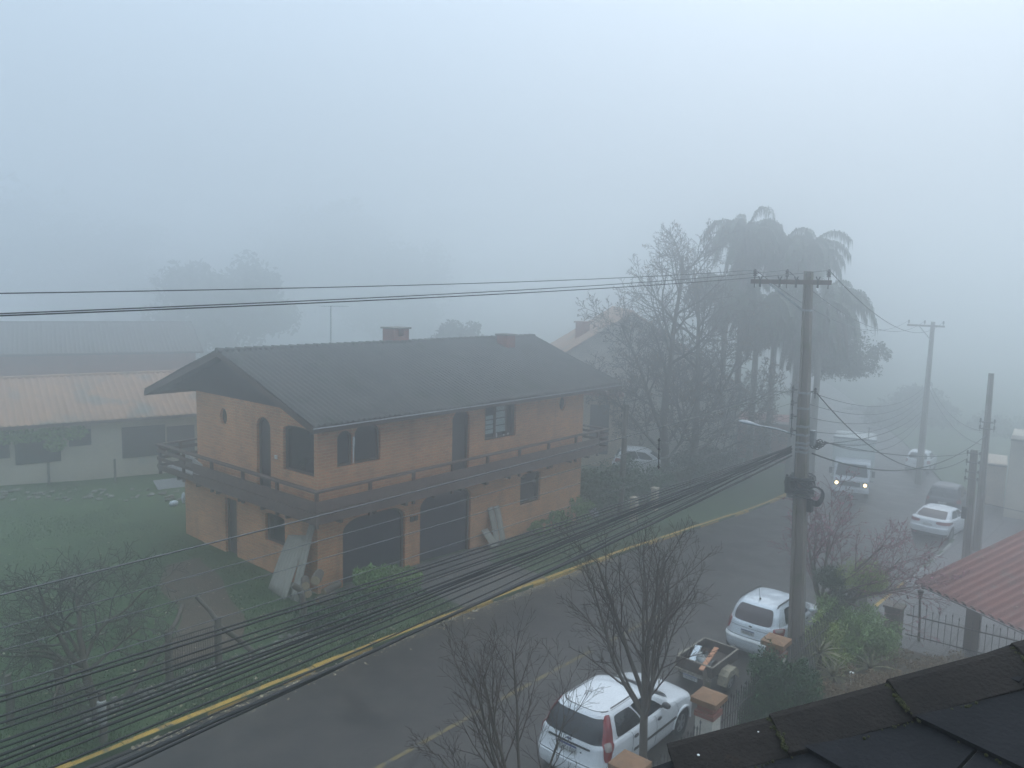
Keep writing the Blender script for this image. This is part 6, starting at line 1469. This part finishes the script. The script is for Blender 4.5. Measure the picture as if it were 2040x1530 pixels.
b = MB(); p = V((12.85, 18.3, gz(12.85, 18.3))); b.tube([p - Z_ * .1, p + V((.02, .0, .8)), p + V((-.08, .05, 1.25)), p + V((-.28, .12, 1.42))], [.10, .09, .10, .085], 9); tag(b.build('stub_post', M['wood_post'], smooth=60), 'crooked dark stub post before the leaning sheet', 'post')
# field gate with its posts and leaning braces
gp = [on_ground(338, 1362), on_ground(436, 1328)]
for i, (p, lb) in enumerate(zip(gp, ('left wooden gate post with slanting brace', 'right wooden gate post with slanting brace and curved top log'))):
    t = thing('gate_post', lb, 'post', p, 0, 'gate posts on the lawn edge'); b = MB(); b.tube([p - Z_ * .2, p + V((.0, 0, 1.36))], [.095, .085], 10); b.build('shaft', M['wood_post'], t, smooth=60)
    s = -1 if i == 0 else 1; b = MB(); q = p + V((s * 1.05, .05, -.0)); q.z = gz(q.x, q.y); b.tube([q, q.lerp(p + Z_ * 1.15, .5) + V((0, 0, .04)), p + Z_ * 1.12], [.075, .07, .06], 8); b.build('brace', M['wood_post'], t, smooth=60)
    b = MB(); e = p + V((s * -.05, .02, 1.30)); b.tube([e, e + V((-.10 if i else .25, .1, .22)), e + V((-.35 if i else .5, .3, .62 if i else .5))], [.07, .06, .05], 8); b.build('top_log', M['wood_post'], t, smooth=60)
t = thing('mesh_gate', 'rusty wire mesh gate hung between the two wooden posts', 'gate', gp[0]); b = MB(); dv = gp[1] - gp[0]
for k in range(1, 18): p = gp[0] + dv * (.08 + .84 * k / 18); b.tube([p + Z_ * .08, p + Z_ * 1.12], .006, 4)
for h in (.10, .38, .66, .94, 1.12): b.tube([gp[0] + dv * .08 + Z_ * h, gp[1] - dv * .08 + Z_ * h], .006, 4)
b.build('mesh', M['iron'], t); b = MB()
for h in (.08, 1.14): b.tube([gp[0] + dv * .07 + Z_ * h, gp[1] - dv * .07 + Z_ * h], .014, 6)
for f in (.07, .93): b.tube([gp[0] + dv * f + Z_ * .06, gp[0] + dv * f + Z_ * 1.16], .014, 6)
b.build('gate_frame', M['iron'], t)
for lb, px, py, h, mt in (('short dark fence post left of the fruit tree trunk', 117, 1418, 1.15, 'wood_post'), ('pale stub of a fence post below the fruit tree', 206, 1478, 1.15, 'wood_post'), ('crooked fence post at the far left of the verge', 20, 1440, 1.1, 'wood_post')):
    p = on_ground(px, py); b = MB(); b.tube([p - Z_ * .15, p + V((.03, 0, h * .6)), p + V((.0, .02, h))], [.085, .08, .07], 9); tag(b.build('fence_post', M[mt], smooth=60), lb, 'post', 'fence posts along the verge')
p = on_ground(206, 1478); b = MB(); b.tube([p + V((-.02, -.03, .45)), p + V((-.02, -.03, .95))], .092, 9); tag(b.build('pale_sleeve', M['concrete_pale'], smooth=60), 'pale concrete sleeve round the post below the fruit tree', 'sleeve')
a0, a1 = on_ground(20, 1440), gp[0]
for k, h in enumerate((.45, .85)):
    b = MB(); b.tube([V((0.5, a0.y + .2, gz(0.5, a0.y) + h)), a0 + Z_ * h, a0.lerp(a1, .5) + Z_ * (h - .03), a1 + Z_ * h], .0045, 4); tag(b.build('fence_wire', M['iron']), ('lower' if k == 0 else 'upper') + ' strand of fence wire strung left of the mesh gate', 'wire', 'fence wire strands')
p = on_ground(1183, 1030); b = MB(); rgb_ = random.Random(3); b.ball(p + Z_ * .16, (.24, .18, .19), 14, 9)
b.v = [(x + rgb_.uniform(-.04, .04), y + rgb_.uniform(-.04, .04), z + rgb_.uniform(-.035, .05)) for x, y, z in b.v]; b.tube([p + Z_ * .3, p + V((.03, .02, .46))], [.06, .10], 7); tag(b.build('rubbish_bag', M['bag'], smooth=50), 'crumpled white rubbish bag on the verge right of the house', 'bag')
p = on_z(1683, 1318, .2); p = V((20.9, 5.55, gz(20.9, 5.55))); b = MB(); b.tube([p, p + Z_ * .35], .015, 6); b.box(p + V((0, 0, .41)), (.07, .07, .12)); b.box(p + V((0, 0, .48)), (.10, .10, .02)); tag(b.build('garden_lamp', M['white_paint']), 'small white garden lamp among the dark plants', 'lamp')
# own front garden soil
sheet('garden_soil', M['earth'], 9, 25.4, lambda x: -6, lambda x: FY - .1, .015, 'dark planted soil of the front garden', 1.2)
